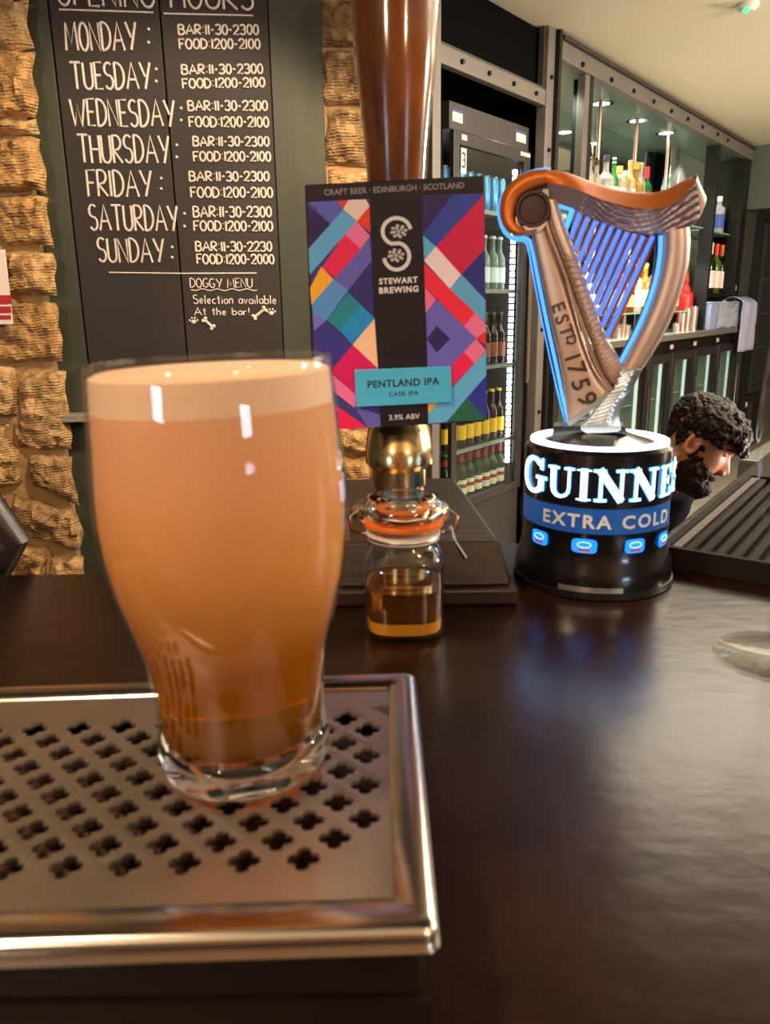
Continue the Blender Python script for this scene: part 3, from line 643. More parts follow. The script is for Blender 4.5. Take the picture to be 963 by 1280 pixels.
for k in range(4): bottle(BK(Xm(3,.14+.13*k), .08, .428), 'beer', (60,22,26), (120,24,34), (196,180,180), ORD_[k]+' small dark red bottle from the left in the fourth under-counter cooler', group='dark red bottles in the fourth cooler', sc_=.95)
for k in range(4): bottle(BK(Xm(1,.14+.2*k), .08, .428), 'beer', (34,70,40), (160,40,40), (206,180,130), ORD_[k]+' green bottle with red cap from the left in the second under-counter cooler', group='green bottles in the second cooler', sc_=.95)

# right niche: vodka, wine bottles
zv = bz(898, 291, .08)
bottle(BK(bx(897.5,280,.12), .12, zv), 'square', (226,232,236), (232,236,240), (70,90,170), 'clear vodka bottle with blue label alone on the right niche shelf', sc_=(bz(898,245,.12)-zv)/.246)
wc = [((30,26,28),(224,220,212),(226,214,206),'dark wine bottle with white foil, first of the right niche row'),((96,130,30),(196,30,36),(232,222,214),'green wine bottle with red foil in the right niche row'),((28,22,22),(206,96,40),(230,216,206),'dark wine bottle with orange foil in the right niche row'),((26,22,24),(196,90,40),(226,206,200),'rightmost dark wine bottle with orange foil in the niche')]
xA, xB = bx(886.5,340,.1), bx(908,340,.1)
for k, (gl, cp, lb, tx) in enumerate(wc):
    bottle(BK(xA+(xB-xA)*k/3, .10, zw-.004), 'wine', gl, cp, lb, tx, group='wine bottles in the right niche', sc_=(bz(903,306,.1)-zw+.004)/.31, name='wine_bottle')
bottle(BK(bx(916,372,-.0), -.0, zc), 'squeeze' if False else 'round', (222,216,206), (220,220,220), (200,40,36), 'clear bottle with red label standing behind the blue tub', sc_=(bz(916,356,-.0)-zc)/.258)
for k, (px_, tx) in enumerate(((926,'glass jar with metal lid beside the red-labelled bottle'),(943,'round glass jar at the right end of the back counter'))):
    X = bx(px_, 385, -.045); p = BK(X, -.045, zc); t = thing('glass_jar', p, tx, 'jar')
    MB().lathe([(0,0),(.04,0),(.045,.02),(.045,.085),(.03,.1),(.03,.11)], 16, p).build('body', mat('jar_glass', s(206,200,184), .1, trans=.5), t)
    MB().lathe([(.033,.108),(.034,.125),(.012,.13),(.010,.15),(0,.152)], 16, p).build('lid', tin, t)
# blue-grey tub with a clear bag and a cloth hung over the counter edge
XA, XB = bx(884, 400, -.03), bx(925, 395, -.03); h1 = bz(900, 377, -.03)
tb = thing('ice_tub', BK((XA+XB)/2, .03, zc), 'pale blue plastic tub on the right of the back counter', 'tub')
MB(BK).prism([(XA,-.05,zc),(XB,-.05,zc),(XB+.01,-.055,h1),(XA-.01,-.055,h1)], (0,.20,0)).build('body', cm((150,160,200), .4), tb, bevel=.01)
MB(BK).box((XA-.02,-.065,h1-.012),(XB+.02,.16,h1)).build('rim', cm((160,170,208), .4), tb, bevel=.004)
def bag(u, v):
    x = lerp(XA+.15, XB-.05, u); z = lerp(zc+.005, h1-.02, v); k = math.sin(math.pi*u)*(1-v*.6)
    return BK(x*(1)+.06*(v)*(.5-u), -.060-.014*k+.008*noise.noise((u*6, v*6, 2)), max(zc+.003, z + .05*noise.noise((u*3, v*3, 5))))
tag(MB().grid(bag, 16, 12).build('plastic_bag', mat('plastic_film', s(196,204,226), .2, trans=.3)), 'crumpled clear plastic bag leaning on the pale blue tub', 'bag')
Xc = bx(927, 400, -.1); Xd = bx(940, 420, -.1); zb_ = bz(933, 438, -.1)
cl = []
def cloth(u, v):
    x = lerp(Xc-.02, Xd, u)+.01*math.sin(v*4); w_ = .012*math.sin(u*9+v*2)+.008*noise.noise((u*5,v*5,1))
    if v < .35:
        t = v/.35; return BK(x, lerp(.05,-.105,t)+w_*.4, lerp(h1+.01, h1-.0, t)+.03*math.sin(math.pi*t)+w_*.3)
    t = (v-.35)/.65; return BK(x, -.115+w_, lerp(h1, zb_, t))
o_ = MB().grid(cloth, 16, 24).build('cloth', cm((170,172,204), .8)); sm = o_.modifiers.new('t', 'SOLIDIFY'); sm.thickness = .004
tag(o_, 'lavender cloth hanging from the tub over the back counter edge', 'cloth')
# right cooler, standing proud of the counter
rf = thing('upright_cooler', BK(4.7, .1, 0), 'tall black glass-door cooler at the right end of the back bar', 'fridge')
rx0 = 4.36; rx1 = 5.05
ro = -.06
MB(BK).box((rx0,ro,0),(rx0+.03,.40,2.0)).box((rx1-.03,ro,0),(rx1,.40,2.0)).box((rx0,.38,0),(rx1,.40,2.0)).box((rx0,ro,1.94),(rx1,.40,2.0)).box((rx0,ro,0),(rx1,.40,.50)).build('cabinet', black, rf, bevel=.003)
d_ = MB(BK)
for q0, q1 in (((rx0,ro-.035,.52),(rx0+.035,ro-.002,1.95)),((rx1-.05,ro-.035,.52),(rx1,ro-.002,1.95)),((rx0+.035,ro-.035,1.90),(rx1-.05,ro-.002,1.95)),((rx0+.035,ro-.035,.52),(rx1-.05,ro-.002,.58))): d_.box(q0, q1)
dr = d_.build('door', charcoal, rf, bevel=.002)
MB(BK).box((rx0+.035,ro-.02,.58),(rx1-.05,ro-.014,1.90)).build('pane', glass_door, dr)
MB(BK).box((rx0+.03,.36,.50),(rx1-.03,.379,1.94)).build('liner', frosty, rf)
m_ = MB(BK)
for i in range(34):
    for j in range(3): m_.box((rx0+.07+j*.035,ro+.02,.95+i*.028),(rx0+.095+j*.035,ro+.03,.95+i*.028+.018))
m_.build('light_panel', mat('panel_led', (1,1,1), emit=(1,1,.9), es=3), rf)
for z in (.9, 1.2, 1.5): MB(BK).box((rx0+.03,ro+.03,z),(rx1-.03,.35,z+.01)).build('shelf', wire, rf)
gv = MB(BK)
for i in range(8): gv.box((rx0+.10,ro-.006,.24+i*.024),(rx0+.26,ro-.001,.24+i*.024+.012))
gv.build('vent_grille', cm((60,60,62)), rf)
MB(BK).box((rx0+.02,ro-.004,.40),(rx0+.08,ro-.001,.44)).build('label', cm((206,200,190)), rf)
# ================================================================== THE BAR AND WHAT STANDS ON IT
eu = Vector((.193, .264)).normalized()
q0 = Vector((.214, .632)); q1 = q0 + eu*2.6
poly = [(-1.6,.618),(-.14,.618),(-.12,.82),(.085,.82),(.10,.70),(q0.x,q0.y),(q1.x,q1.y),(q1.x+.55,q1.y-.42),(1.75,.9),(1.6,.06),(-1.6,.06)]
cb_ = thing('bar_counter', Vector((.3, .3, 0)), 'long glossy dark mahogany bar counter everything in front stands on', 'counter')
MB().prism([(x, y, ZB-.05) for x, y in poly], (0,0,.05)).build('worktop', bar_wood, cb_, bevel=.004, smooth=30)
MB().prism([(x, y, 0) for x, y in [(-1.6,.58),(-.17,.58),(-.15,.78),(.06,.78),(.07,.67),(.235,.585),(q1.x-.02,q1.y-.07),(q1.x+.45,q1.y-.4),(1.65,.9),(1.5,.16),(-1.6,.16)]], (0,0,ZB-.051)).build('front_panel', dark_wood, cb_)

# wooden block and perforated drip tray
tx1_, ty0, ty1, txl = .0135, .181, .343, -.36
TLT = math.radians(1.3)
blk = thing('tray_block', Vector((-.15,.26,ZB)), 'dark wooden block raised under the steel drip tray', 'block')
MB().add([(txl,.187,ZB+.0005),(.010,.187,ZB+.0005),(.010,.338,ZB+.0005),(txl,.338,ZB+.0005),(txl,.187,ZT-.0072-TLT*(.0135-txl)),(.010,.187,ZT-.0072),(.010,.338,ZT-.0072),(txl,.338,ZT-.0072-TLT*(.0135-txl))], [(0,3,2,1),(4,5,6,7),(0,1,5,4),(1,2,6,5),(2,3,7,6),(3,0,4,7)]).build('block', dark_wood, blk, bevel=.002)
MB().box((txl,.184,ZB+.0005),(.012,.186,ZB+.014)).build('base_moulding', dark_wood, blk)
tr = thing('drip_tray', Vector((.0135,.26,ZT)), 'perforated stainless steel drip tray under the pint of beer', 'tray')
tr.rotation_euler.y = -TLT
a_ = .0098; hx0, hy0 = -.009+a_, .293
def hole(cx_, cy_, n=32):
    pts = []
    for i in range(n):
        t = 2*math.pi*i/n; c4 = math.cos(4*t)                # quatrefoil
        ph = (t+math.pi/4) % (math.pi/2) - math.pi/4; r = .0031*math.cos(ph) + math.sqrt(max(0, .0026**2 - (.0031*math.sin(ph))**2)); pts.append((cx_+r*math.cos(t), cy_+r*math.sin(t), t))
    return pts
plate = MB(); I0, I1 = -35, 0; J0, J1 = -5, 2
xg = lambda i: hx0 + i*a_
yg = lambda j: hy0 + j*a_
Jlo, Jhi = -9, 2
def okhole(i, j):
    if i > -1 or i < I0+1 or j <= Jlo or j >= Jhi: return False
    if i == -1 and j < -6: return False
    if i == -2 and j < -7: return False
    return True
for i in range(I0, I1+1):
    for j in range(Jlo, Jhi+1):
        if (i+j) % 2 == 0: continue
        c = (xg(i), yg(j)); dm = [(i+1,j),(i,j+1),(i-1,j),(i,j-1)]
        if not okhole(i, j):
            vs = [(xg(a), yg(b), ZT) for a, b in dm if I0 <= a <= I1 and Jlo <= b <= Jhi]
            if False: vs2 = [(xg(a), yg(b), ZT) for a, b in dm]; vs2 = [(min(max(x, xg(I0)), xg(I1)), min(max(y, yg(Jlo)), yg(Jhi)), z) for x, y, z in vs2]; vs = vs2
            out = []
            for v in vs:
                if not out or (abs(v[0]-out[-1][0])+abs(v[1]-out[-1][1])) > 1e-7: out.append(v)
            if len(out) >= 3: plate.add(out, [tuple(range(len(out)))])
            continue
        hp_ = hole(*c); n = len(hp_); vs = []
        for x, y, t in hp_:
            k = a_/(abs(math.cos(t))+abs(math.sin(t)))
            vs += [(c[0]+k*math.cos(t), c[1]+k*math.sin(t), ZT), (x, y, ZT-.0002), (x, y, ZT-.0016)]
        fs = []
        for q in range(n):
            r = (q+1) % n; fs += [(3*q, 3*r, 3*r+1, 3*q+1), (3*q+1, 3*r+1, 3*r+2, 3*q+2)]
        plate.add(vs, fs)
# corners of the lattice box left open by parity, then the flat margin around the holes
gx0, gx1, gy0, gy1 = xg(I0), xg(I1), yg(Jlo), yg(Jhi)
plate.add([(gx1,gy0,ZT),(gx1,gy0+a_,ZT),(gx1-a_,gy0,ZT)], [(0,1,2)]).add([(gx1,gy1,ZT),(gx1-a_,gy1,ZT),(gx1,gy1-a_,ZT)], [(0,1,2)])
ix1, iy0, iy1 = .0005, .1955, .3285
plate.add([(gx0,iy0,ZT),(ix1,iy0,ZT),(ix1,iy1,ZT),(gx0,iy1,ZT),(gx0,gy0,ZT),(gx1,gy0,ZT),(gx1,gy1,ZT),(gx0,gy1,ZT)], [(0,1,5,4),(1,2,6,5),(2,3,7,6)])
plate.build('perforated_plate', steel, tr, smooth=0)
def rrect(x1, y0, y1, z, rad):
    pts = [(txl, y0, z)]
    for cx_, cy_, a0 in ((x1-rad, y0+rad, -90), (x1-rad, y1-rad, 0)):
        for k in range(7): a = R(a0+90*k/6); pts.append((cx_+rad*math.cos(a), cy_+rad*math.sin(a), z))
    pts.append((txl, y1, z)); return pts
rings = [rrect(ix1,iy0,iy1,ZT,.001), rrect(ix1+.0012,iy0-.0012,iy1+.0012,ZT+.0014,.0015), rrect(tx1_-.0032,ty0+.0032,ty1-.0032,ZT+.0016,.003)]
for k in range(1, 6):
    t = k/5*math.pi/2; rings.append(rrect(tx1_-.0032+.0032*math.sin(t), ty0+.0032-.0032*math.sin(t), ty1-.0032+.0032*math.sin(t), ZT+.0016-.0030*(1-math.cos(t)), .004))
rings += [rrect(tx1_,ty0,ty1,ZT-.0050,.004), rrect(tx1_+.0006,ty0-.0006,ty1+.0006,ZT-.0055,.004), rrect(tx1_+.0006,ty0-.0006,ty1+.0006,ZT-.0064,.004), rrect(tx1_-.002,ty0+.002,ty1-.002,ZT-.0068,.003)]
fm = MB(); n = len(rings[0])
vs = [p for r_ in rings for p in r_]; fm.add(vs, [(j*n+i, j*n+i+1, (j+1)*n+i+1, (j+1)*n+i) for j in range(len(rings)-1) for i in range(n-1)])
fm.build('rim', mat('rim_steel', (.66,.61,.56), .2, 1, bump=.02, bscale=20), tr, smooth=60)
MB().box((txl,.188,ZT-.0069),(.009,.337,ZT-.0066)).build('basin', mat('basin_wet', s(70,50,34), .2, .7), tr)

# the pint
gc = onz(303, 1008, ZT); RB = .0325; gx, gy = gc.x-.0036, gc.y + RB
def zr(py): d = ray(285, py); return CZ + d.z*(gy/d.y)
def rad(w_, py):
    d = ray(285, py); t = gy/d.y; return w_*t/960/2*.988
meas = [(452,306),(500,309),(550,311),(600,315),(640,314),(680,305),(720,288),(760,261),(800,232),(835,217),(865,210),(890,208),(915,212),(940,217),(965,217),(985,212)]
outer = [(rad(w_, y), zr(y)) for y, w_ in meas][::-1]
zbot = ZT+.0004
outer = [(RB*.93, zbot),(RB*1.0, zbot+.002)] + [p for p in outer if p[1] > zbot+.005]
ztop = outer[-1][1]
th = .0022; zin = zbot+.0125
def ro_at(z):
    for (r0, z0), (r1, z1) in zip(outer[:-1], outer[1:]):
        if z0 <= z <= z1: return lerp(r0, r1, (z-z0)/(z1-z0+1e-9))
    return outer[-1][0]
zs_ = [zin+.004+(ztop-.0005-zin-.004)*i/24 for i in range(25)]
inner = [(0, zin-.001),(ro_at(zin)*.6, zin-.0006),(ro_at(zin)-.005, zin+.001)] + [(ro_at(z)-th, z) for z in zs_]
sm_ = lambda pr: pr
pg = thing('pint_glass', Vector((gx, gy, zbot)), 'full tulip pint glass of hazy orange beer standing on the steel drip tray', 'glass')
pg.rotation_euler.y = -TLT; pg.location.z -= TLT*(.0135-gx)
real_glass = mat('pint_glass_wall', (1,1,1), .0, trans=1, ior=1.45)
def spl(prof, m=4):                       # Catmull-Rom smoothing
    out = []
    for i in range(len(prof)-1):
        p0 = prof[max(i-1,0)]; p1 = prof[i]; p2 = prof[i+1]; p3 = prof[min(i+2,len(prof)-1)]
        for k in range(m):
            t = k/m; out.append(tuple(.5*((2*p1[q])+(-p0[q]+p2[q])*t+(2*p0[q]-5*p1[q]+4*p2[q]-p3[q])*t*t+(-p0[q]+3*p1[q]-3*p2[q]+p3[q])*t**3) for q in (0,1)))
    return out + [prof[-1]]
outer_s = spl(outer)
# thick clear foot: refracting; wall above it: thin glass
zf = zin+.002
foot = [(0, zbot+.0015),(RB*.8, zbot+.001)] + [p for p in outer_s if p[1] <= zf] + [(ro_at(zf)-.0012, zf),(ro_at(zin)*.6, zin-.0004),(0, zin-.001)]
MB().lathe(foot, 72, (gx,gy,0)).build('glass_foot', real_glass, pg, smooth=50)
wall = [p for p in outer_s if p[1] >= zf-.0005]
rimz = ztop
MB().lathe(wall + [(ro_at(ztop)-.0006, rimz+.0010),(ro_at(ztop)-.0016, rimz+.0008),(ro_at(ztop)-.0022, rimz-.001)], 72, (gx,gy,0), caps=False).build('glass_wall', thin_glass('pint_wall', (.99,.985,.97), 1.0, .01), pg, smooth=60)
zfoam0, zfoam1 = zr(512)+.002, zr(452)-.0022
beer_m = bpy.data.materials.new('hazy_beer_lit_top'); beer_m.use_nodes = True; n_ = beer_m.node_tree.nodes; l_ = beer_m.node_tree.links; n_.clear()
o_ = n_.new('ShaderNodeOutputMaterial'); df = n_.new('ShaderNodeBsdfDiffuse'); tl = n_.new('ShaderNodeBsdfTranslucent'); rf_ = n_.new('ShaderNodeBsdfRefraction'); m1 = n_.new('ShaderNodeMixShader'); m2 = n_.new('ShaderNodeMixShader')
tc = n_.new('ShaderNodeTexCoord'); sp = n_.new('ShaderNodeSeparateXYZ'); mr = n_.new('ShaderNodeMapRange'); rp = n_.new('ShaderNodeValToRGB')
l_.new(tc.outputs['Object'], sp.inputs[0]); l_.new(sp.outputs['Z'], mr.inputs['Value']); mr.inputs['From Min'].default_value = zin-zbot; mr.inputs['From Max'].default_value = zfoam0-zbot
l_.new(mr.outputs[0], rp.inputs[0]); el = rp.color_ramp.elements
el[0].position = 0; el[0].color = (*s(190,126,8),1); el[1].position = 1; el[1].color = (*s(238,190,152),1)  # ramp paints light into the beer: pale hazy top, deeper amber below
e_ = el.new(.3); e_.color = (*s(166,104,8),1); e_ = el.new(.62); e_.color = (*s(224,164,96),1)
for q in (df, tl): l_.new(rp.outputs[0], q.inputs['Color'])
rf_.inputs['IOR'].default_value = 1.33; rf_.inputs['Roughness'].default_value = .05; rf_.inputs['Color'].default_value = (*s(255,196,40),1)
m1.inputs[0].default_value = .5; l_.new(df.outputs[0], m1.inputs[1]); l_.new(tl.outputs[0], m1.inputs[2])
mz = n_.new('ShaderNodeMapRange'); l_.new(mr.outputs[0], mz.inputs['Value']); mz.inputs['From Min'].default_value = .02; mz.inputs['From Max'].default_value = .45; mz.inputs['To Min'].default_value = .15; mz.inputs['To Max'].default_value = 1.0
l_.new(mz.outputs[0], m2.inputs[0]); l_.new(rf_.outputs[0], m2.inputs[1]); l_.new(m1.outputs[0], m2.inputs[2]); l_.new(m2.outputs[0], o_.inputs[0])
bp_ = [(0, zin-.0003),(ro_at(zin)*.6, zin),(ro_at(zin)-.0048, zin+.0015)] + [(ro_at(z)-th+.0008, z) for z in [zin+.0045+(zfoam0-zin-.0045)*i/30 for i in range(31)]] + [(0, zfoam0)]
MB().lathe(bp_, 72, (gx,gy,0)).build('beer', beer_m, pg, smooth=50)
foam = mat('beer_foam', s(208,174,148), .8, bump=.15, bscale=900); foam.node_tree.nodes['Principled BSDF'].inputs['Subsurface Weight'].default_value = .3; foam.node_tree.nodes['Principled BSDF'].inputs['Subsurface Radius'].default_value = (.006,.004,.002)
MB().lathe([(0, zfoam0+.0001),(ro_at(zfoam0)-th+.0008, zfoam0+.0001)] + [(ro_at(z)-th+.0008, z) for z in (lerp(zfoam0,zfoam1,.3),lerp(zfoam0,zfoam1,.7),zfoam1-.0012)] + [(ro_at(zfoam1)-th-.0016, zfoam1),(0, zfoam1+.0006)], 72, (gx,gy,0)).build('foam', foam, pg, smooth=50)

# clip-top jar with amber syrup
jc = onz(508, 806, ZB); jr = .0272; jx, jy = jc.x-.0005, jc.y+jr
jz = lambda py, dy=0: CZ + ray(508, py).z*((jy+dy)/ray(508, py).y)
jt = thing('clip_top_jar', Vector((jx, jy, ZB)), 'small clip-top glass jar half full of amber syrup in front of the plinth', 'jar')
z_sh = jz(700, -jr); z_nk = jz(690, -jr); z_rg = jz(662, -.02); z_ld = jz(630, 0)
def squircle(r, n, k): 
    return [( (abs(math.cos(2*math.pi*i/n))**k)*math.copysign(1, math.cos(2*math.pi*i/n))*r, (abs(math.sin(2*math.pi*i/n))**k)*math.copysign(1, math.sin(2*math.pi*i/n))*r) for i in range(n)]
def sqlathe(prof, n=48, close=True):      # (radius, z, squareness)
    m = MB(); vs = []
    for r, z, k in prof: vs += [(jx+x, jy+y, z) for x, y in squircle(r, n, k)]
    fs = [(j*n+i, j*n+(i+1)%n, (j+1)*n+(i+1)%n, (j+1)*n+i) for j in range(len(prof)-1) for i in range(n)]
    fs += [tuple(range(n-1,-1,-1)), tuple((len(prof)-1)*n+i for i in range(n))]
    m.add(vs, fs); return m
k_ = .62; zsd = ZB+.062
jar_g = mat('jar_clear_glass', (1,1,1), .0, trans=1, ior=1.3); jthin = thin_glass('jar_thin_glass', (.93,.95,.93), 2.2, .03)
sqlathe([(jr*.8,ZB+.0006,k_),(jr*.97,ZB+.003,k_),(jr,ZB+.008,k_),(jr,ZB+.046,k_),(jr*.97,ZB+.054,k_),(jr*.86,ZB+.060,.8),(jr*.80,ZB+.063,1),(jr*.80,ZB+.073,1)]).build('glass_body', jthin, jt, smooth=50)
syr = mat('amber_syrup', s(240,160,20), .02, trans=.85, ior=1.36)
syr2 = mat('amber_syrup_upper', s(150,96,40), .02, trans=.85, ior=1.36)
sqlathe([(jr*.75,ZB+.0025,k_),(jr*.91,ZB+.005,k_),(jr*.93,ZB+.012,k_),(jr*.93,ZB+.013,k_)]).build('bottom_syrup', mat('bottom_syrup', s(240,160,40), .3, trans=.3), jt, smooth=50)  # bottom layer in a yellower amber than the syrup above
sqlathe([(jr*.93,ZB+.0132,k_),(jr*.93,ZB+.034,k_),(jr*.93,ZB+.0342,k_)]).build('syrup', syr2, jt, smooth=50)
m_ = MB()
lb_ = [(jx-.014,jy-jr-.0004,ZB+.040),(jx+.016,jy-jr-.0004,ZB+.040),(jx+.016,jy-jr-.0004,ZB+.055),(jx-.014,jy-jr-.0004,ZB+.055)]
m_.tube(lb_, .0008, 6, closed=True); m_.build('embossed_panel', jthin, jt)
MB().lathe([(jr*.83,ZB+.0655),(jr*.9,ZB+.066),(jr*.9,ZB+.071),(jr*.83,ZB+.0715)], 40, (jx,jy,0)).build('neck_collar', cm((206,190,176), .3), jt)
MB().lathe([(jr*.70,ZB+.0745),(jr*.97,ZB+.075),(jr*.99,ZB+.077),(jr*.97,ZB+.079),(jr*.70,ZB+.0795)], 40, (jx,jy,0), closed=True).build('rubber_seal', mat('seal_orange', s(214,106,30), .35), jt)
MB().lathe([(0,ZB+.0802),(jr*.92,ZB+.0802),(jr*.98,ZB+.083),(jr*.96,ZB+.090),(jr*.86,ZB+.094),(jr*.55,ZB+.0935),(jr*.45,ZB+.0915),(0,ZB+.091)], 48, (jx,jy,0)).build('glass_lid', thin_glass('lid_glass', (.98,.9,.82), 3, .05), jt, smooth=50)
MB().lathe([(jr*.5,ZB+.0845),(jr*.62,ZB+.085),(jr*.62,ZB+.0875),(jr*.5,ZB+.087)], 40, (jx,jy,0), closed=True).build('lid_ring', mat('lid_seal', s(214,120,50), .35), jt)
wr_ = [(jx+(jr*.92)*math.cos(R(a)), jy+(jr*.92)*math.sin(R(a)), ZB+.0685) for a in range(0,360,15)]
MB().tube(wr_, .0009, 6, closed=True).build('neck_wire', chrome, jt)
for sg in (-1, 1):
    MB().tube([(jx+sg*jr*.9,jy,ZB+.068),(jx+sg*jr*1.28,jy-.004,ZB+.072),(jx+sg*jr*1.32,jy-.004,ZB+.082),(jx+sg*jr*1.05,jy-.002,ZB+.086),(jx+sg*jr*1.10,jy,ZB+.078),(jx+sg*jr*.95,jy,ZB+.076)], .0010, 6).build('clip_wire', chrome, jt)
MB().tube([(jx-jr*1.05,jy-.002,ZB+.086),(jx-jr*.6,jy-jr*.9,ZB+.085),(jx,jy-jr*1.08,ZB+.0845),(jx+jr*.6,jy-jr*.9,ZB+.085),(jx+jr*1.05,jy-.002,ZB+.086)], .0010, 6).build('bail_wire', chrome, jt)
MB().tube([(jx+jr*1.15,jy-.003,ZB+.074),(jx+jr*1.25,jy-.006,ZB+.064),(jx+jr*1.5,jy-.008,ZB+.053)], [.0011,.0013,.0017], 8).build('clip_lever', chrome, jt)

# plinth of the hand pump
zp = ZB+.045
pr_x = onz(572, 597, zp); pf = onz(640, 700, zp-.004); pc = onz(648, 757, ZB)
Lx = -.165
pl = thing('pump_plinth', Vector((-.02, .66, ZB)), 'dark wooden stepped plinth carrying the brass hand pump', 'plinth')
yf = pc.y
MB().prism([(Lx, yf, ZB+.0005),(pc.x, yf, ZB+.0005),(pc.x-.005, yf+.2, ZB+.0005),(Lx, yf+.2, ZB+.0005)], (0,0,.0125)).build('base_step', plinth_wood, pl, bevel=.002)
xb = pr_x.x
z1_ = ZB+.0135
tp = [(Lx+.01, yf+.018, zp),(pf.x-.004, yf+.018, zp),(xb-.004, pr_x.y, zp),(Lx+.01, pr_x.y, zp)]
bt = [(Lx+.003, yf+.006, z1_),(pc.x-.004, yf+.006, z1_),(pc.x-.012, pr_x.y+.004, z1_),(Lx+.003, pr_x.y+.004, z1_)]
MB().add(tp+bt, [(0,1,2,3),(7,6,5,4),(0,4,5,1),(1,5,6,2),(2,6,7,3),(3,7,4,0)]).build('body', plinth_wood, pl, bevel=.002)

# hand pump
fc = onz(500, 638, zp); hx, hy = fc.x, fc.y
hz = lambda py: CZ + ray(500, py).z*(hy/ray(500, py).y)
hw = lambda w_: w_*(hy*1.03)/960/2
hpz = thing('hand_pump', Vector((hx, hy, zp)), 'tall polished brown wood hand pump with brass collar behind the beer badge', 'beer pump')
pu = lambda prof, n=40: MB().lathe(prof, n, (hx,hy,0))
pu([(0,zp+.0004),(hw(124),zp+.0004),(hw(124),zp+.003),(hw(110),zp+.006),(hw(60),zp+.008),(0,zp+.008)], 48).build('brass_flange', brass, hpz)
pu([(hw(60),zp+.007),(hw(60),hz(606)),(hw(66),hz(604)),(hw(66),hz(585)),(hw(80),hz(578)),(hw(83),hz(577)),(hw(83),hz(558)),(hw(82),hz(557)),(hw(76),hz(536)),(hw(74),hz(535)),(hw(66),hz(520)),(hw(60),hz(515)),(hw(50),hz(500)),(hw(44),hz(440))]).build('brass_collar', brass, hpz)
hx2 = hx
pump_m = mat('pump_wood', s(140,76,32), .16, coat=1, var=.9, vscale=11, col2=s(34,14,8), stretch=(4,4,.9)); 
hprof = [(hw(44),hz(441)),(hw(56),hz(400)),(hw(62),hz(300)),(hw(66),hz(230)),(hw(72),hz(180)),(hw(80),hz(130)),(hw(88),hz(80)),(hw(92),hz(30)),(hw(94),hz(-20)),(hw(88),hz(-70)),(hw(74),hz(-110)),(hw(50),hz(-135)),(0,hz(-145))]
pu(spl(hprof,3), 48).build('handle', pump_m, hpz, smooth=60)
# pump badge
yc = hy - .050
CB = Plane(0, yc, 0)
def cq(x, y): a, b = CB.px(x, y); return (a, b)
cTL, cTR, cBR, cBL = cq(381,231), cq(606,219), cq(607,527), cq(393,538)
bd = thing('pump_badge', Vector(((cTL[0]+cTR[0])/2, yc, cBL[1])), 'square dark beer badge with coloured diagonal blocks clipped to the hand pump', 'sign')
MB().prism([(x, 0+yc, z) for x, z in (cTL,cTR,cBR,cBL)], (0,.004,0)).build('backing', cm((30,22,34), .35), bd, bevel=.001)
MB().box((hx-.012,yc+.005,cTR[1]-.10),(hx+.012,hy-.026,cTR[1]-.06)).build('clip', chrome, bd)
Z2 = 2.286
def c2(x, y): return cq(370+x/Z2, y/Z2)
polys = [((62,54,134),[(34,577),(212,568),(243,1218),(60,1226)]),((36,22,80),[(33,590),(98,640),(36,708)]),((88,92,190),[(36,578),(118,574),(140,600),(98,640)]),((222,56,26),[(118,574),(150,572),(135,597)]),((232,204,200),[(150,572),(200,570),(212,590),(175,632),(135,598)]),((228,62,22),[(212,588),(214,665),(175,632)]),((92,166,222),[(135,600),(175,632),(40,785),(36,712)]),((226,112,162),[(175,632),(212,675),(185,712),(140,670)]),((226,34,84),[(140,670),(185,712),(115,795),(75,765)]),((96,92,182),[(212,675),(217,745),(150,830),(108,798),(185,712)]),((240,172,36),[(41,822),(73,762),(108,798),(45,870)]),((84,142,214),[(45,870),(108,798),(150,830),(85,918),(50,893)]),((48,36,116),[(217,745),(225,908),(185,872),(150,830)]),((30,130,150),[(150,835),(187,872),(125,945),(88,915)]),((22,138,208),[(187,872),(226,910),(163,985),(125,945)]),((112,110,202),[(48,893),(86,917),(52,945)]),((54,48,142),[(52,945),(86,917),(163,985),(98,1060)]),((238,196,160),[(225,910),(235,1052),(163,985)]),((206,16,98),[(163,985),(235,1052),(180,1135),(100,1060)]),((226,112,166),[(98,1062),(180,1135),(168,1165),(100,1112)]),((224,26,84),[(98,1145),(205,1221),(115,1225)]),((92,88,176),[(168,1160),(240,1185),(243,1218),(205,1221)])]
polys2 = [((62,54,140),[(358,560),(538,552),(545,1200),(378,1212)]),((44,26,92),[(359,562),(448,557),(367,662)]),((44,66,164),[(448,557),(536,554),(400,705),(363,670)]),((202,22,78),[(537,556),(540,712),(472,785),(400,705)]),((90,176,222),[(363,672),(400,705),(366,744)]),((234,216,222),[(400,705),(472,785),(440,825),(366,745)]),((234,38,68),[(366,752),(440,825),(512,893),(480,932),(368,818)]),((42,42,132),[(540,712),(542,862),(472,785)]),((92,168,218),[(474,785),(542,858),(542,922),(440,825)]),((228,112,158),[(368,820),(400,855),(370,897)]),((230,112,158),[(512,893),(542,925),(542,946),(515,970),(480,932)]),((100,96,188),[(400,855),(520,970),(445,1046),(376,1048),(372,893)]),((40,30,92),[(402,930),(441,968),(402,1008),(374,968)]),((222,44,26),[(542,945),(543,985),(515,967)]),((230,112,156),[(515,968),(543,1000),(510,1040),(480,1005)]),((226,26,84),[(480,1005),(510,1038),(445,1105),(445,1043)]),((90,168,218),[(543,1003),(544,1075),(430,1205),(378,1210),(378,1180),(445,1108)]),((36,46,146),[(544,1072),(545,1197),(488,1136)]),((32,92,72),[(488,1136),(545,1198),(430,1206)]),((246,172,54),[(377,1150),(407,1148),(378,1180)])]
mats_ = []; mb = MB()
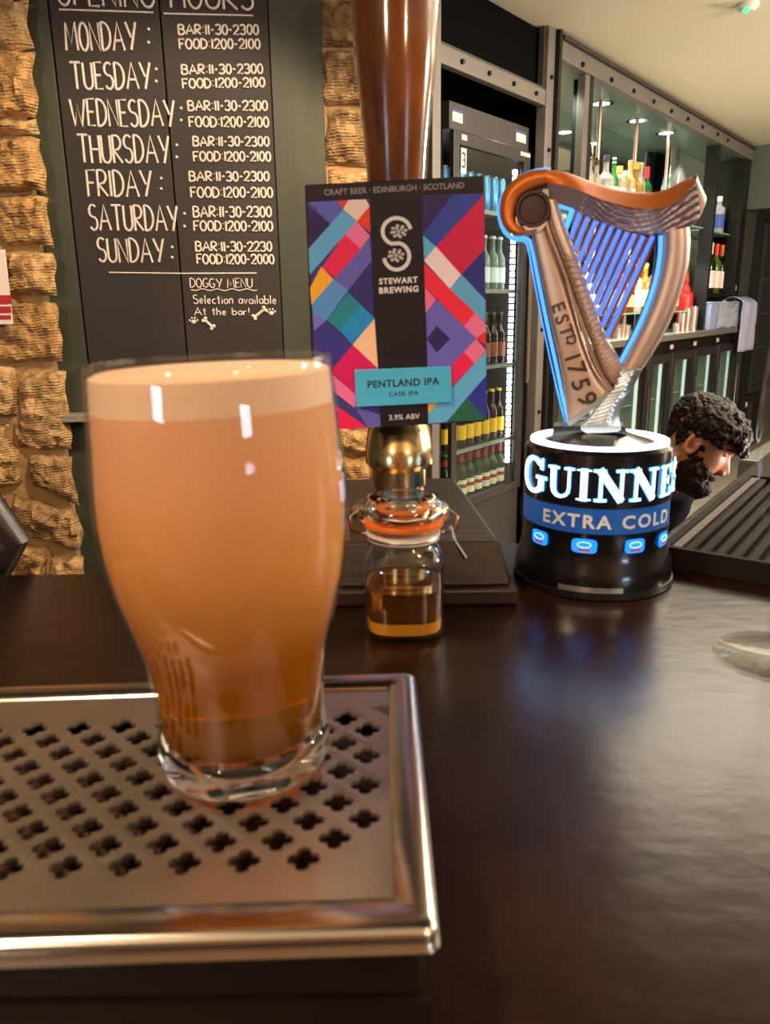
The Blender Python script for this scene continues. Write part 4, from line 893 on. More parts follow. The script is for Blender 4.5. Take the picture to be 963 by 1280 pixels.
for i, (col, pts) in enumerate(polys + polys2):
    off = -.0003 if i in (0, len(polys)) else -.0003-.00006*(i % len(polys)) - .0002
    mb.add([(a, yc+off, b) for a, b in (c2(x, y) for x, y in pts)], [tuple(range(len(pts)))], len(mats_)); mats_.append(cm(col, .4))
mb.build('printed_pattern', mats_, bd, smooth=0, weld=False)
mb = MB()
for pts in ([(212,568),(358,560),(378,1212),(243,1218)],): mb.prism([(a, yc-.0022, b) for a, b in (c2(x, y) for x, y in pts)], (0,.0007,0))
mb.build('centre_band', cm((26,20,30), .35), bd)
mb = MB().prism([(a, yc-.0040, b) for a, b in (c2(x, y) for x, y in [(168,1056),(443,1045),(446,1148),(173,1162)])], (0,.0017,0)); mb.build('name_plate', cm((72,172,216), .35), bd, bevel=.0005)
sl = math.atan2(cTR[1]-cTL[1], cTR[0]-cTL[0])
def ctext(txt, x, y, wpx, col, off, spacing=1.0, bold=.0, nm='lettering', sq=1.0):
    v, f = text_mesh(txt, 1.0, spacing, bold); x0 = min(p[0] for p in v); x1 = max(p[0] for p in v); cy = (min(p[1] for p in v)+max(p[1] for p in v))/2; cxm = (x0+x1)/2
    a = c2(x-wpx/2, y); b = c2(x+wpx/2, y); S = (b[0]-a[0])/(x1-x0); o = c2(x, y)
    pts = [((px_-cxm)*S, (py_-cy)*S*sq) for px_, py_, _ in v]
    MB().add([(o[0]+X*math.cos(sl)-Y*math.sin(sl), yc+off, o[1]+X*math.sin(sl)+Y*math.cos(sl)) for X, Y in pts], f).build(nm, cm(col, .5), bd, smooth=0)
ctext('PENTLAND IPA', 307, 1092, 204, (22,36,44), -.0042, 1.08, .022)
ctext('CASK IPA', 308, 1123, 84, (22,36,44), -.0042, 1.1, .01)
ctext('3.9% ABV', 310, 1190, 88, (200,196,200), -.0024, 1.05, .015)
ctext('STEWART', 293, 802, 110, (226,220,222), -.0024, 1.15, .035)
ctext('BREWING', 294, 828, 112, (226,220,222), -.0024, 1.15, .035)
ctext('CRAFT BEER \u00b7 EDINBURGH \u00b7 SCOTLAND', 281, 540, 400, (150,142,150), -.0007, 1.0, .012)
def strip2(m, pts, w_, fn, k=None):       # flat ribbon along pts in 2D, mapped by fn
    L = []; n = len(pts)
    for i, p in enumerate(pts):
        a = Vector(pts[max(i-1,0)]); b = Vector(pts[min(i+1,n-1)]); t = (b-a).normalized(); nn = Vector((-t.y, t.x)); ww = w_[i] if isinstance(w_, (list,tuple)) else w_
        L += [fn(*(Vector(p)+nn*ww/2)), fn(*(Vector(p)-nn*ww/2))]
    m.add(L, [(2*i, 2*i+2, 2*i+3, 2*i+1) for i in range(n-1)], k)
m_ = MB(); fn = lambda x, y: (c2(x, y)[0], yc-.0026, c2(x, y)[1])
Spts = [(288+40*math.cos(R(a)), 662-38*math.sin(R(a))) for a in range(10, 262, 14)] + [(288+36*math.cos(R(a)), 733-38*math.sin(R(a))) for a in range(80, -175, -14)]
strip2(m_, Spts, 11, fn)
m_.build('logo_letter', cm((214,208,212), .5), bd, smooth=0)
m_ = MB()
for cx_, cy_ in ((294,662),(286,730)):    # hop cones inside the two bowls of the S
    for r_, n_p in ((4, 1), (13, 5), (21, 8)):
        for k in range(n_p):
            a = 2*math.pi*k/n_p + r_; X, Y = cx_+(r_ if n_p > 1 else 0)*math.cos(a)*.95, cy_+(r_ if n_p > 1 else 0)*math.sin(a)*.75
            m_.add([fn(X+5.2*math.cos(R(t)), Y+4.6*math.sin(R(t))) for t in range(0,360,45)], [tuple(range(8))])
m_.build('hop_emblem', cm((190,182,188), .5), bd, smooth=0)

# ribbed black drip mat at the right
er = Vector((eu.y, -eu.x))
mo = Vector((.2295, .612)); ml, mw = .335, .30
def MT_(a, b, z): p = mo + eu*a + er*b; return Vector((p.x, p.y, ZB+z))
dm_ = thing('bar_drip_mat', MT_(ml/2, mw/2, 0), 'thick ribbed dark rubber drip mat on the right of the bar', 'mat')
MB(MT_).box((0,0,.0006),(ml,mw,.010)).box((0,0,.010),(ml,.006,.0185)).box((0,mw-.006,.010),(ml,mw,.0185)).box((0,.006,.010),(.006,mw-.006,.0185)).box((ml-.006,.006,.010),(ml,mw-.006,.0185)).build('base', rubber, dm_, bevel=.001)
rib0 = None
nr_ = 22
for k in range(nr_):
    b = .0195 + k*(mw-.03)/nr_
    if rib0 is None:
        rib0 = MB(MT_).box((.010,b-.0032,.0101),(ml-.010,b+.0032,.0165)).build('rib', rubber, dm_, bevel=.0008); b00 = b
    else:
        o = rib0.copy(); C.objects.link(o); o.parent = dm_; dlt = er*(b-b00); o.location = rib0.location + Vector((dlt.x, dlt.y, 0))
MB(MT_).box((.010,.0075,.0101),(ml-.010,.0145,.0172)).build('edge_strip', mat('edge_wood', s(70,44,34), .5), dm_)

# foot of a wine glass reaching into the frame
wcx = onz(963, 850, ZB); wc_ = Vector((wcx.x+.011, wcx.y+.031, ZB+.0005)); wg = thing('wine_glass', wc_, 'clear stemmed flute glass whose round foot enters at the right edge of the bar', 'glass')
wgm = thin_glass('wine_glass_clear', (.95,.94,.92), .5, .02)
MB().lathe([(0,0),(.0330,0),(.0340,.0012),(.0328,.0022),(.012,.0038),(.0045,.010),(.0038,.020),(.0038,.060),(.008,.075),(.018,.10),(.023,.14),(.022,.175),(.019,.20)], 48, wc_ + Vector((.005,0,0)), caps=False).build('glass', wgm, wg, smooth=60)

# steel work bench behind the mat
bq = onz(924, 574, .86); BN = Plane(bq.x, bq.y, 51.7)
bn = thing('work_bench', BN(.4, -.2, 0), 'stainless steel work bench behind the bar at the right edge', 'bench')
MB(BN).box((0,-.25,.845),(1.1,0,.86)).build('top', bench_steel, bn, bevel=.002)
MB(BN).box((0,-.25,.775),(.02,0,.844)).box((.02,-.02,.775),(1.1,0,.844)).box((.02,-.25,.775),(1.1,-.23,.844)).build('apron', bench_steel, bn)
for X, Y in ((.0,-.05),(1.05,-.05),(.0,-.24),(1.05,-.24)): MB(BN).box((X,Y,0),(X+.05,Y+.05,.775)).build('leg', bench_steel, bn)
MB(BN).tube([(.08,-.10,.861),(.08,-.10,.90),(.08,-.22,.90),(.08,-.22,.861)], .007, 8).build('handle', chrome, bn)
# ================================================================== ILLUMINATED BEER FONT WITH HARP
rb = .062
ff_ = onz(737, 751, ZB); az = math.atan2(ff_.x, ff_.y)
fcx, fcy = ff_.x + rb*math.sin(az), ff_.y + rb*math.cos(az)
FO = Vector((fcx, fcy, ZB))
ft = thing('beer_font', FO, 'illuminated black beer font with glowing lettering and copper harp on top', 'beer tap')
def dfr_(py): d = ray(738, py); k = (math.hypot(fcx, fcy)-.057)/math.hypot(d.x, d.y); return CZ+d.z*k
ztp = CZ + ray(738, 549).z*math.hypot(fcx, fcy)/math.hypot(ray(738,549).x, ray(738,549).y)
L = lambda prof, n=64: MB().lathe(prof, n, (fcx, fcy, 0))
zb1, zb2 = dfr_(636), dfr_(668)
rt = .0570
L([(rt,zb1),(rt,ztp-.003),(rt-.003,ztp),(.053,ztp)]+[(0,ztp)]).build('drum', black_gloss, ft)
L([(rt-.001,zb1-.0002),(rt-.0005,zb1-.0005),(rt-.0005,zb2),(rt-.001,zb2-.0002),(.0,zb2-.0002)]).build('blue_band', mat('band_blue', s(24,70,130), .3, emit=s(30,90,170), es=.35), ft)
L([(rt,zb2-.0004),(rt,zb2-.004),(rt-.001,ZB+.040),(rt+.001,ZB+.026),(.0605,ZB+.020),(rb,ZB+.012),(rb,ZB+.006)]+[(.0,ZB+.006)]).build('lower_body', black_gloss, ft)
L([(rb,ZB+.0059),(rb+.001,ZB+.0055),(rb+.001,ZB+.001),(0,ZB+.0008)]).build('foot', black, ft)
glow_w = mat('ring_glow', (1,1,1), emit=(.72,.88,1), es=5)
L([(.0435,ztp+.0001),(.0535,ztp+.0001),(.0535,ztp+.0014),(.0435,ztp+.0014)]).build if 0 else None
MB().lathe([(.0435,ztp+.0001),(.0525,ztp+.0001),(.0525,ztp+.0016),(.0435,ztp+.0016)], 64, (fcx,fcy,0), closed=True).build('light_ring', glow_w, ft)
L([(.0,ztp+.0002),(.042,ztp+.0002),(.030,ztp+.003),(.022,ztp+.006),(.0,ztp+.007)]).build('cap', black_gloss, ft)
phi0 = -az                               # facing the camera
def cyl(th_deg, z, r):                   # angle 0 faces the camera, positive to the right
    a = R(th_deg) ; dirx, diry = -math.sin(az), -math.cos(az)      # towards camera
    x = dirx*math.cos(a) - diry*math.sin(a)*1; y = diry*math.cos(a) + dirx*math.sin(a)
    return Vector((fcx + x*r, fcy + y*r, z))
# sanity: positive angle must move to +x
glow_t = mat('letter_glow', (1,1,1), emit=(.62,.85,1), es=4.5)
glow_b = mat('letter_edge_glow', (.1,.4,1), emit=(.06,.42,1), es=3)
zl0, zl1 = dfr_(626), dfr_(587)
def letter(st, th0, th1, z0, z1):
    """st: list of (points, widths) ribbons on a unit box"""
    m = MB(); m2 = MB()
    for pts, wd in st:
        P = []; W = []
        for i in range(len(pts)-1):      # resample so that ribbons follow the curve of the drum
            n = max(1, int(math.dist(pts[i], pts[i+1])/.12)); w0 = wd[i] if isinstance(wd, list) else wd; w1 = wd[i+1] if isinstance(wd, list) else wd
            for k in range(n): P.append((lerp(pts[i][0],pts[i+1][0],k/n), lerp(pts[i][1],pts[i+1][1],k/n))); W.append(lerp(w0,w1,k/n))
        P.append(pts[-1]); W.append(wd[-1] if isinstance(wd, list) else wd); W = [w_*.74 for w_ in W]
        for mm, r, ex in ((m, rt+.0016, 0), (m2, rt+.0007, .045)):
            asp = (z1-z0)/(R(th1-th0)*rt)
            def fn(x, y, r=r): return cyl(lerp(th0, th1, x), lerp(z0, z1, y), r)
            V = []; n = len(P)
            for i, p in enumerate(P):
                a = P[max(i-1,0)]; b = P[min(i+1,n-1)]; t = Vector(((b[0]-a[0]), (b[1]-a[1])*asp)).normalized(); nn = Vector((-t.y, t.x/asp)); e = (.03 if ex else 0)
                pp = Vector(p) + (Vector(((b[0]-a[0]),(b[1]-a[1]))).normalized()*( -e if i == 0 else e if i == n-1 else 0))
                V += [fn(*(pp+nn*(W[i]+ex)/2)), fn(*(pp-nn*(W[i]+ex)/2))]
            mm.add(V, [(2*i, 2*i+2, 2*i+3, 2*i+1) for i in range(n-1)])
    a = m2.build('letter', glow_b, ft, smooth=0, weld=False); m.build('letter_face', glow_t, a, smooth=0, weld=False)
def ell(cx_, cy_, rx_, ry_, a0, a1, thick, thin, n=18):
    p = [(cx_+rx_*math.cos(R(lerp(a0,a1,i/n))), cy_+ry_*math.sin(R(lerp(a0,a1,i/n)))) for i in range(n+1)]
    return (p, [lerp(thin, thick, abs(math.cos(R(lerp(a0,a1,i/n))))) for i in range(n+1)])
V_, T_n, SF = .24, .075, .07
def ser(x, y, h=.17): return ([(x-h, y), (x+h, y)], SF)
GL = {'G': [ell(.5,.5,.38,.46,48,318,.22,.08), ([(.80,.46),(.80,.12)],.2), ser(.80,.46,.17), ([(.84,.98),(.82,.70)],[.05,.10])],
 'U': [([(.22,1),(.22,.34)],.24), ([(.22,.36),(.25,.2),(.36,.08),(.52,.05),(.68,.1),(.78,.22),(.80,.38),(.80,1)],[.24,.2,.14,.1,.1,.1,.09,.09]), ser(.22,.97,.2), ser(.80,.97,.16)],
 'I': [([(.5,0),(.5,1)],.5), ser(.5,.97,.42), ser(.5,.03,.42)],
 'N': [([(.2,0),(.2,1)],.1), ([(.16,1),(.80,.02)],.26), ([(.80,0),(.80,1)],.1), ser(.16,.97,.16), ser(.2,.03,.16), ser(.80,.97,.16)],
 'E': [([(.3,0),(.3,1)],.26), ([(.12,.97),(.84,.97)],.08), ([(.12,.03),(.88,.03)],.08), ([(.3,.52),(.66,.52)],.08), ([(.84,1),(.86,.76)],.08), ([(.88,0),(.9,.26)],.08), ([(.66,.64),(.66,.4)],.07)],
 'S': [ell(.5,.74,.28,.22,30,270,.2,.1), ell(.5,.27,.30,.24,90,-150,.2,.1), ([(.76,.98),(.77,.74)],.06), ([(.20,.02),(.2,.28)],.06)]}
for ch, t0, t1, zz0, zz1 in (('G',-69,-38,zl0-.0005,zl1+.004),('U',-37,-15,zl0,zl1),('I',-14.5,-2.5,zl0,zl1),('N',-1.5,23,zl0,zl1),('N',24,49,zl0,zl1),('E',50,68,zl0,zl1),('S',69,88,zl0,zl1),('S',89,109,zl0,zl1)):
    letter(GL[ch], t0, t1, zz0, zz1)
v, f = text_mesh('EXTRA COLD', 1.0, 1.25, .03); x0 = min(p[0] for p in v); x1 = max(p[0] for p in v); y0 = min(p[1] for p in v); y1 = max(p[1] for p in v)
zc_ = (zb1+zb2)/2; hh = (zb1-zb2)*.27
bmv = [cyl(lerp(-40, 66, (p[0]-x0)/(x1-x0)), zc_+((p[1]-y0)/(y1-y0)-.5)*2*hh, rt+.0012) for p in v]
MB().add(bmv, f).build('band_lettering', cm((205,212,224), .5), ft, smooth=0)
win_b = mat('window_blue', (.01,.08,.5), .2, emit=(.01,.22,1), es=1.6)
for th_, w_ in ((-44,12),(-6,13),(32,11.5),(64,11)):
    zz0, zz1 = ZB+.0355, ZB+.0465
    pts = []
    for k in range(28):
        a = 2*math.pi*k/28; X = abs(math.cos(a))**.45*math.copysign(1,math.cos(a)); Y = abs(math.sin(a))**.45*math.copysign(1,math.sin(a)); pts.append((th_+X*w_*.72, (zz0+zz1)/2+Y*(zz1-zz0)/2))
    m = MB(); m.add([cyl(a, z, rt+.0006) for a, z in pts] + [cyl(th_, (zz0+zz1)/2, rt+.0008)], [(i, (i+1)%28, 28) for i in range(28)])
    wnd = m.build('window', win_b, ft, smooth=0)
    MB().add([cyl(th_+a, z, rt+.0012) for a, z in ((-4.5,zz0+.0015),(4.5,zz0+.0015),(4.5,zz0+.0035),(-4.5,zz0+.0035))], [(0,1,2,3)]).build('badge_strip', cm((196,84,40), .4), wnd)
    MB().tube([cyl(th_+5*math.cos(R(a)), zz0+.0065+.0022*math.sin(R(a)), rt+.0012) for a in range(0,360,30)], .00035, 5, closed=True).build('badge_ring', mat('badge_light', (.4,.7,1), emit=(.4,.75,1), es=1.2), wnd)
    # small emblem
sv = [cyl(-22+k*2.6, z, rb+.0012) for z in (ZB+.0065, ZB+.0108) for k in range(18)]
MB().add(sv, [(i, i+1, i+19, i+18) for i in range(17)]).build('silver_strip', mat('silver_strip', (.5,.5,.52), .35, .8, var=.4, vscale=180), ft)

# ---- the harp, in a vertical plane through the font axis that faces the drinker
HP = Plane(fcx, fcy, -math.degrees(az))
def hq(zx, zy): return HP.px(610+zx/3.32, 200+zy/3.32)     # traced on the photograph, rebuilt at its own distance
def HV(x, d, z): return HP(x, -d, z)                       # d > 0 is towards the drinker
def catm(pts, m=4):
    out = []
    for i in range(len(pts)-1):
        p0, p1, p2, p3 = pts[max(i-1,0)], pts[i], pts[i+1], pts[min(i+2,len(pts)-1)]
        for k in range(m):
            t = k/m; out.append(tuple(.5*((2*p1[q])+(-p0[q]+p2[q])*t+(2*p0[q]-5*p1[q]+4*p2[q]-p3[q])*t*t+(-p0[q]+3*p1[q]-3*p2[q]+p3[q])*t**3) for q in (0,1)))
    return out + [tuple(pts[-1])]
def band(A, B, prof, back, nv=8, fine=4, relief=None):
    """solid lofted between two traced edges; prof(u, s) = depth of the front face, back = depth of the rear face"""
    A = catm([hq(*p) for p in A], fine); B = catm([hq(*p) for p in B], fine); n = len(A); vs = []
    for i in range(n):
        for j in range(nv+1):
            u = j/nv; d = prof(u, i/(n-1)) + (relief(u, i/(n-1)) if relief else 0)
            vs.append(HV(lerp(A[i][0],B[i][0],u), d, lerp(A[i][1],B[i][1],u)))
        vs.append(HV(B[i][0], back, B[i][1])); vs.append(HV(A[i][0], back, A[i][1]))
    m = nv+3; fs = [(i*m+j, i*m+(j+1)%m, (i+1)*m+(j+1)%m, (i+1)*m+j) for i in range(n-1) for j in range(m)]
    fs += [tuple(range(m)), tuple((n-1)*m+j for j in reversed(range(m)))]
    return MB().add(vs, fs)
hb = mat('harp_bronze', s(205,178,162), .42, .7, bump=.02, bscale=60)
hc = mat('harp_copper', s(224,122,48), .42, .4, bump=.02, bscale=60)
neon = mat('neon_blue', (.05,.3,1), emit=(.07,.33,1), es=1.5)
neon_s = mat('string_blue', (.08,.22,.8), .3, emit=(.06,.20,.85), es=.8)
navy = cm((20,24,70), .3)
round_ = lambda h, b: (lambda u, s_: b + h*math.sin(math.pi*max(0.0001,min(.9999,u)))**.7)
# soundbox with the date
band([(185,310),(215,450),(250,620),(290,800),(318,950),(335,1085)], [(242,262),(300,420),(352,600),(398,760),(448,880),(512,962)], lambda u, s_: .006+.0035*math.sin(math.pi*u)**.35, -.006, 10, 5).build('soundbox', hb, ft, smooth=50)
band([(335,1075),(332,1088),(345,1098)], [(505,950),(515,962),(512,972)], lambda u, s_: .010, -.006, 6, 3).build('soundbox_edge', mat('pale_edge', s(206,212,220), .25, .7), ft)
hb_r = lambda u, s_: .0006*math.sin(s_*2*math.pi*38) if .28 < s_ and .1 < u < .9 else 0
band([(232,172),(262,300),(320,450),(380,620),(432,760),(480,880),(520,940)], [(292,172),(330,290),(390,450),(442,600),(492,730),(545,820),(562,856)], round_(.006,.007), -.004, 8, 44, hb_r).build('ridge', hb, ft, smooth=60)
band([(242,262),(262,330),(320,480),(372,640),(420,790),(465,890),(512,955)], [(250,250),(275,330),(332,480),(384,640),(432,780),(478,880),(522,945)], lambda u, s_: .0125, .0, 2, 4).build('ridge_bead', mat('bead_bronze', s(226,200,184), .2, .85), ft)
# scroll
cs = hq(195, 212)
scr = []
for k in range(40):
    a = R(-75 + k*9.0); rr = lerp(.0185, .0175, k/39); scr.append((cs[0]-.0+rr*math.cos(a), cs[1]+rr*math.sin(a)))
vs = []; fs = []; n = 0
sp_o = [(178,310),(120,318),(75,282),(58,215),(75,140),(125,85),(190,55),(250,50)]
sp_i = [(215,292),(165,296),(120,262),(118,212),(135,165),(175,135),(215,118),(255,110)]
band(sp_o, sp_i, lambda u, s_: .013+.004*math.sin(math.pi*u), -.010, 6, 5).build('scroll', hc, ft, smooth=50)
band([(178,310),(225,300),(250,268)], [(150,280),(205,285),(228,258)], lambda u, s_: .0125, -.006, 4, 4).build('scroll_curl', hb, ft, smooth=50)
P = hq(195, 212)
m_ = MB(HV); vs = []; prof = [(.0,.013),(.0095,.012),(.0105,.0145),(.0125,.0145),(.0135,.006),(.0135,-.004),(0,-.004)]
nn = 28
for r, d in prof: vs += [(P[0]+r*math.cos(2*math.pi*i/nn), d, P[1]+r*math.sin(2*math.pi*i/nn)) for i in range(nn)]
m_.add(vs, [(j*nn+i, j*nn+(i+1)%nn, (j+1)*nn+(i+1)%nn, (j+1)*nn+i) for j in range(len(prof)-1) for i in range(nn)]).build('scroll_boss', mat('boss_dark', s(70,48,40), .5, .4), ft, smooth=50)
# neck: copper top face, blue-lit front face with waves
topE = [(250,50),(330,56),(400,75),(480,102),(560,122),(640,130),(700,128),(760,110),(810,84),(852,64)]
lowE = [(255,112),(320,118),(390,142),(460,172),(530,194),(610,212),(690,216),(740,204),(800,165),(854,98)]
band(topE, lowE, lambda u, s_: lerp(.013+.004*math.sin(math.pi*u), lerp(-.006,.018,u), min(1, s_*4)), -.012, 6, 5).build('neck_top', hc, ft, smooth=50)
lowF = [(262,180),(310,196),(360,214),(430,246),(500,274),(580,296),(670,310),(745,306),(830,282),(880,238)]
def wave(u, s_): return .0011*math.sin(2*math.pi*(u*4.5 + 1.3*math.sin(s_*9))) if .25 < s_ else 0
band(lowE, lowF, lambda u, s_: lerp(.017,.007,u), -.006, 16, 8, wave).build('neck_front', mat('neck_silver', s(176,160,164), .40, .8), ft, smooth=60)
band([(852,64),(858,82),(856,100),(850,110)], [(870,90),(892,130),(905,170),(880,238)], lambda u, s_: lerp(.017,.004,u), -.008, 6, 4).build('neck_tip', hb, ft, smooth=50)
# fore-pillar with rope twist at its foot
band([(722,306),(722,380),(705,480),(672,590),(625,700),(575,800),(548,860)], [(835,280),(838,350),(830,440),(805,540),(765,650),(710,760),(640,868)], lambda u, s_: .004+.006*math.sin(math.pi*u)**.5, -.008, 8, 5).build('fore_pillar', hb, ft, smooth=60)
rope = lambda u, s_: .0006*math.sin(2*math.pi*(s_*13+u*1.6)) if .08 < u < .65 else 0
band([(548,860),(520,940),(470,1000),(425,1060),(388,1100)], [(640,868),(600,940),(562,990),(545,1050),(550,1102)], lambda u, s_: .013 - .006*max(0,u-.6)*2, -.008, 14, 36, rope).build('twisted_foot', mat('foot_silver', s(200,204,208), .25, .85), ft, smooth=60)
band([(388,1096),(392,1110),(420,1126)], [(550,1098),(553,1106),(540,1116)], lambda u, s_: .014, -.010, 6, 3).build('foot_lip', mat('lip_silver', s(216,226,232), .25, .7), ft)
band([(276,1098),(270,1145)], [(560,1098),(585,1145)], lambda u, s_: .010, -.014, 4, 3).build('harp_mount', black_gloss, ft)
# blue edge lighting
def tube(px_list, r, d, mt, nm, fine=5, n=8, k=1.0):
    P = catm([hq(*p) for p in px_list], fine); MB().tube([HV(x, d, z) for x, z in P], r, n).build(nm, mt, ft)
tube([(262,42),(200,48),(130,78),(72,140),(50,210),(62,280),(100,320),(165,328),(185,372),(215,520),(250,690),(285,850),(312,980),(338,1092)], .0014, .003, neon, 'edge_light')
tube([(50,220),(56,284),(96,326),(150,336),(168,376),(198,530),(232,700),(266,860),(294,985),(322,1088)], .0009, -.006, neon, 'edge_light')
band([(165,330),(200,520),(235,700),(270,860),(300,985),(322,1080)], [(200,345),(232,520),(262,690),(300,860),(325,985),(340,1085)], lambda u, s_: .001, -.008, 2, 5).build('edge_channel', navy, ft)
tube([(268,184),(305,194),(352,208)], .0018, .006, neon, 'edge_light', 4)
tube([(354,206),(340,246),(326,286)], .0020, .006, neon, 'edge_light', 4)
tube([(716,316),(712,400),(694,500),(662,600),(620,700),(574,790),(545,848)], .0016, .006, neon, 'edge_light')
band([(690,318),(694,400),(680,500),(650,600),(606,700),(560,790),(535,850)], [(722,310),(722,400),(705,500),(676,600),(632,700),(584,790),(552,856)], lambda u, s_: .002, -.006, 2, 5).build('edge_channel', navy, ft)
tops = [(388,212),(422,226),(455,244),(487,262),(517,276),(548,292),(578,303),(610,311),(645,318),(684,318)]
bots = [(345,330),(362,376),(380,420),(397,466),(413,512),(428,556),(444,602),(458,645),(474,692),(492,738)]
for a, b in zip(tops, bots):
    A, B = hq(*a), hq(*b)
    MB().tube([HV(A[0], .005, A[1]), HV(B[0], .005, B[1])], .00185, 8).build('string', neon_s, ft)
    MB().tube([HV(A[0]+.0032, -.003, A[1]), HV(B[0]+.0032, -.003, B[1])], .0011, 8).build('string_rod', hc, ft)
# raised date on the soundbox
def glyph(ch, zx, zy, size, rot, col_m):
    v, f = text_mesh(ch, 1.0, 1.0, .012, .04); S = size; c_ = hq(zx, zy); ca, sa = math.cos(R(rot)), math.sin(R(rot))
    x0 = (min(p[0] for p in v)+max(p[0] for p in v))/2; y0 = (min(p[1] for p in v)+max(p[1] for p in v))/2
    MB().add([HV(c_[0]+((p[0]-x0)*ca-(p[1]-y0)*sa)*S, .0100+p[2]*.02, c_[1]+((p[0]-x0)*sa+(p[1]-y0)*ca)*S) for p in v], f).build('date_letter', col_m, ft, smooth=0)
lt = mat('letter_relief', s(96,78,72), .35, .8)
for ch, x, y, sz in (('E',298,612,.0145),('S',312,660,.0145),('T',330,706,.0145),('D',351,744,.0105),('.',333,757,.014),('1',355,815,.0170),('7',372,862,.0190),('5',388,925,.0190),('9',414,985,.0200)):
    glyph(ch, x, y, sz, -70, lt)

# ================================================================== THE BARTENDER
skin = mat('skin', s(226,164,138), .5, var=.12, vscale=30); skin.node_tree.nodes['Principled BSDF'].inputs['Subsurface Weight'].default_value = .1; skin.node_tree.nodes['Principled BSDF'].inputs['Subsurface Radius'].default_value = (.01,.004,.002)
Hc = Vector((0,0,0)); dh = ray(873, 556); kh = 1.95/dh.y; Hc = Vector((0,0,CZ)) + dh*kh
man = thing('person', Vector((Hc.x-.25, Hc.y+.25, 0)), 'bearded bartender with dark curly hair in a black shirt bending down behind the bar', 'person')
# head frame: local +Y is the way the face looks, +Z the crown, +X his left
look = Vector((.74, -.36, -.52)).normalized(); crown = Vector((.52, -.10, .80)); crown = (crown - look*crown.dot(look)).normalized(); side = look.cross(crown).normalized()
HS = .88
def HD(x, y, z): return Hc + (side*x + look*y + crown*z)*HS
def interp(tab, t):
    for (a, *va), (b, *vb) in zip(tab[:-1], tab[1:]):
        if t <= b:
            k = max(0, (t-a)/(b-a)); k = k*k*(3-2*k); return [lerp(p, q, k) for p, q in zip(va, vb)]
    return list(tab[-1][1:])
#        z      front  back   halfwidth
prof_h = [(-.122,.0302,.03,.0001),(-.112,.082,-.002,.032),(-.095,.092,-.022,.046),(-.07,.090,-.045,.058),(-.045,.088,-.062,.064),(-.01,.087,-.085,.069),(.02,.089,-.096,.073),(.05,.094,-.100,.076),(.08,.086,-.093,.073),(.105,.062,-.072,.058),(.120,.030,-.040,.034),(.126,-.005,-.0052,.0001)]
gs = lambda x, c_, w_: math.exp(-((x-c_)/w_)**2)
def face(u, v):
    z = lerp(-.122, .126, v); f_, b_, w_ = interp(prof_h, z); a = 2*math.pi*u
    cy_ = (f_+b_)/2; ry = (f_-b_)/2; x = w_*math.copysign(abs(math.cos(a))**.9, math.cos(a)); y = cy_+ry*math.copysign(abs(math.sin(a))**.9, math.sin(a))
    if math.sin(a) > 0:
        fr_ = math.sin(a)
        y += .030*gs(x,0,.013)*gs(z,-.022,.017)*fr_ + .018*gs(x,0,.011)*gs(z,.000,.020)*fr_     # nose
        y -= .010*(gs(x,.032,.016)+gs(x,-.032,.016))*gs(z,.018,.014)*fr_                        # eye sockets
        y += .007*(gs(x,.028,.024)+gs(x,-.028,.024))*gs(z,.040,.009)*fr_ + .003*gs(x,0,.02)*gs(z,.042,.01)
        y += .006*gs(x,0,.022)*gs(z,-.052,.006)*fr_ + .006*gs(x,0,.02)*gs(z,-.067,.006)*fr_ - .004*gs(x,0,.02)*gs(z,-.0595,.003)
        y += .004*gs(x,0,.018)*gs(z,-.095,.012); y += .004*(gs(x,.045,.018)+gs(x,-.045,.018))*gs(z,-.012,.016)
    return HD(x, y, z)
head = MB(); head.grid(face, 72, 64)
head.ball(HD(.013,.103,-.030), .0085*HS).ball(HD(-.013,.103,-.030), .0085*HS)               # nostril wings
def limb(m, pts, rs, n=14):
    for (p, q), (r0, r1) in zip(zip(pts[:-1], pts[1:]), zip(rs[:-1], rs[1:])):
        p, q = Vector(p), Vector(q); k = 5
        for i in range(k+1): m.ball(p.lerp(q, i/k), lerp(r0, r1, i/k), n, 8)
        m.tube([p, q], [r0, r1], n)
hip = Vector((.60, 2.30, .78)); ch_ = Vector((.665, 2.12, .80)); nk = Vector((Hc.x-.125, Hc.y+.05, .875)); hb_ = HD(0,-.045,-.07)
body = MB()
limb(body, [nk, hb_, HD(0,-.02,-.03)], [.056,.054,.05])
fw = Vector((nk.x-hip.x, nk.y-hip.y, 0)).normalized(); rt_ = Vector((fw.y, -fw.x, 0))       # his right
shR, shL = nk + rt_*.15 - fw*.05 + Vector((0,0,-.045)), nk - rt_*.15 - fw*.05 + Vector((0,0,-.02))
limb(body, [hip, ch_, nk-fw*.03], [.115,.115,.065]); limb(body, [shR, nk, shL], [.055,.07,.055])
elR = shR + Vector((-.10,.05,-.24)); wrR = elR + Vector((.00,.16,-.16)); elL = shL + Vector((-.02,.10,-.25)); wrL = elL + Vector((-.02,.14,-.14))
limb(body, [shR, elR, wrR], [.052,.042,.028]); limb(body, [shL, elL, wrL], [.052,.042,.028])
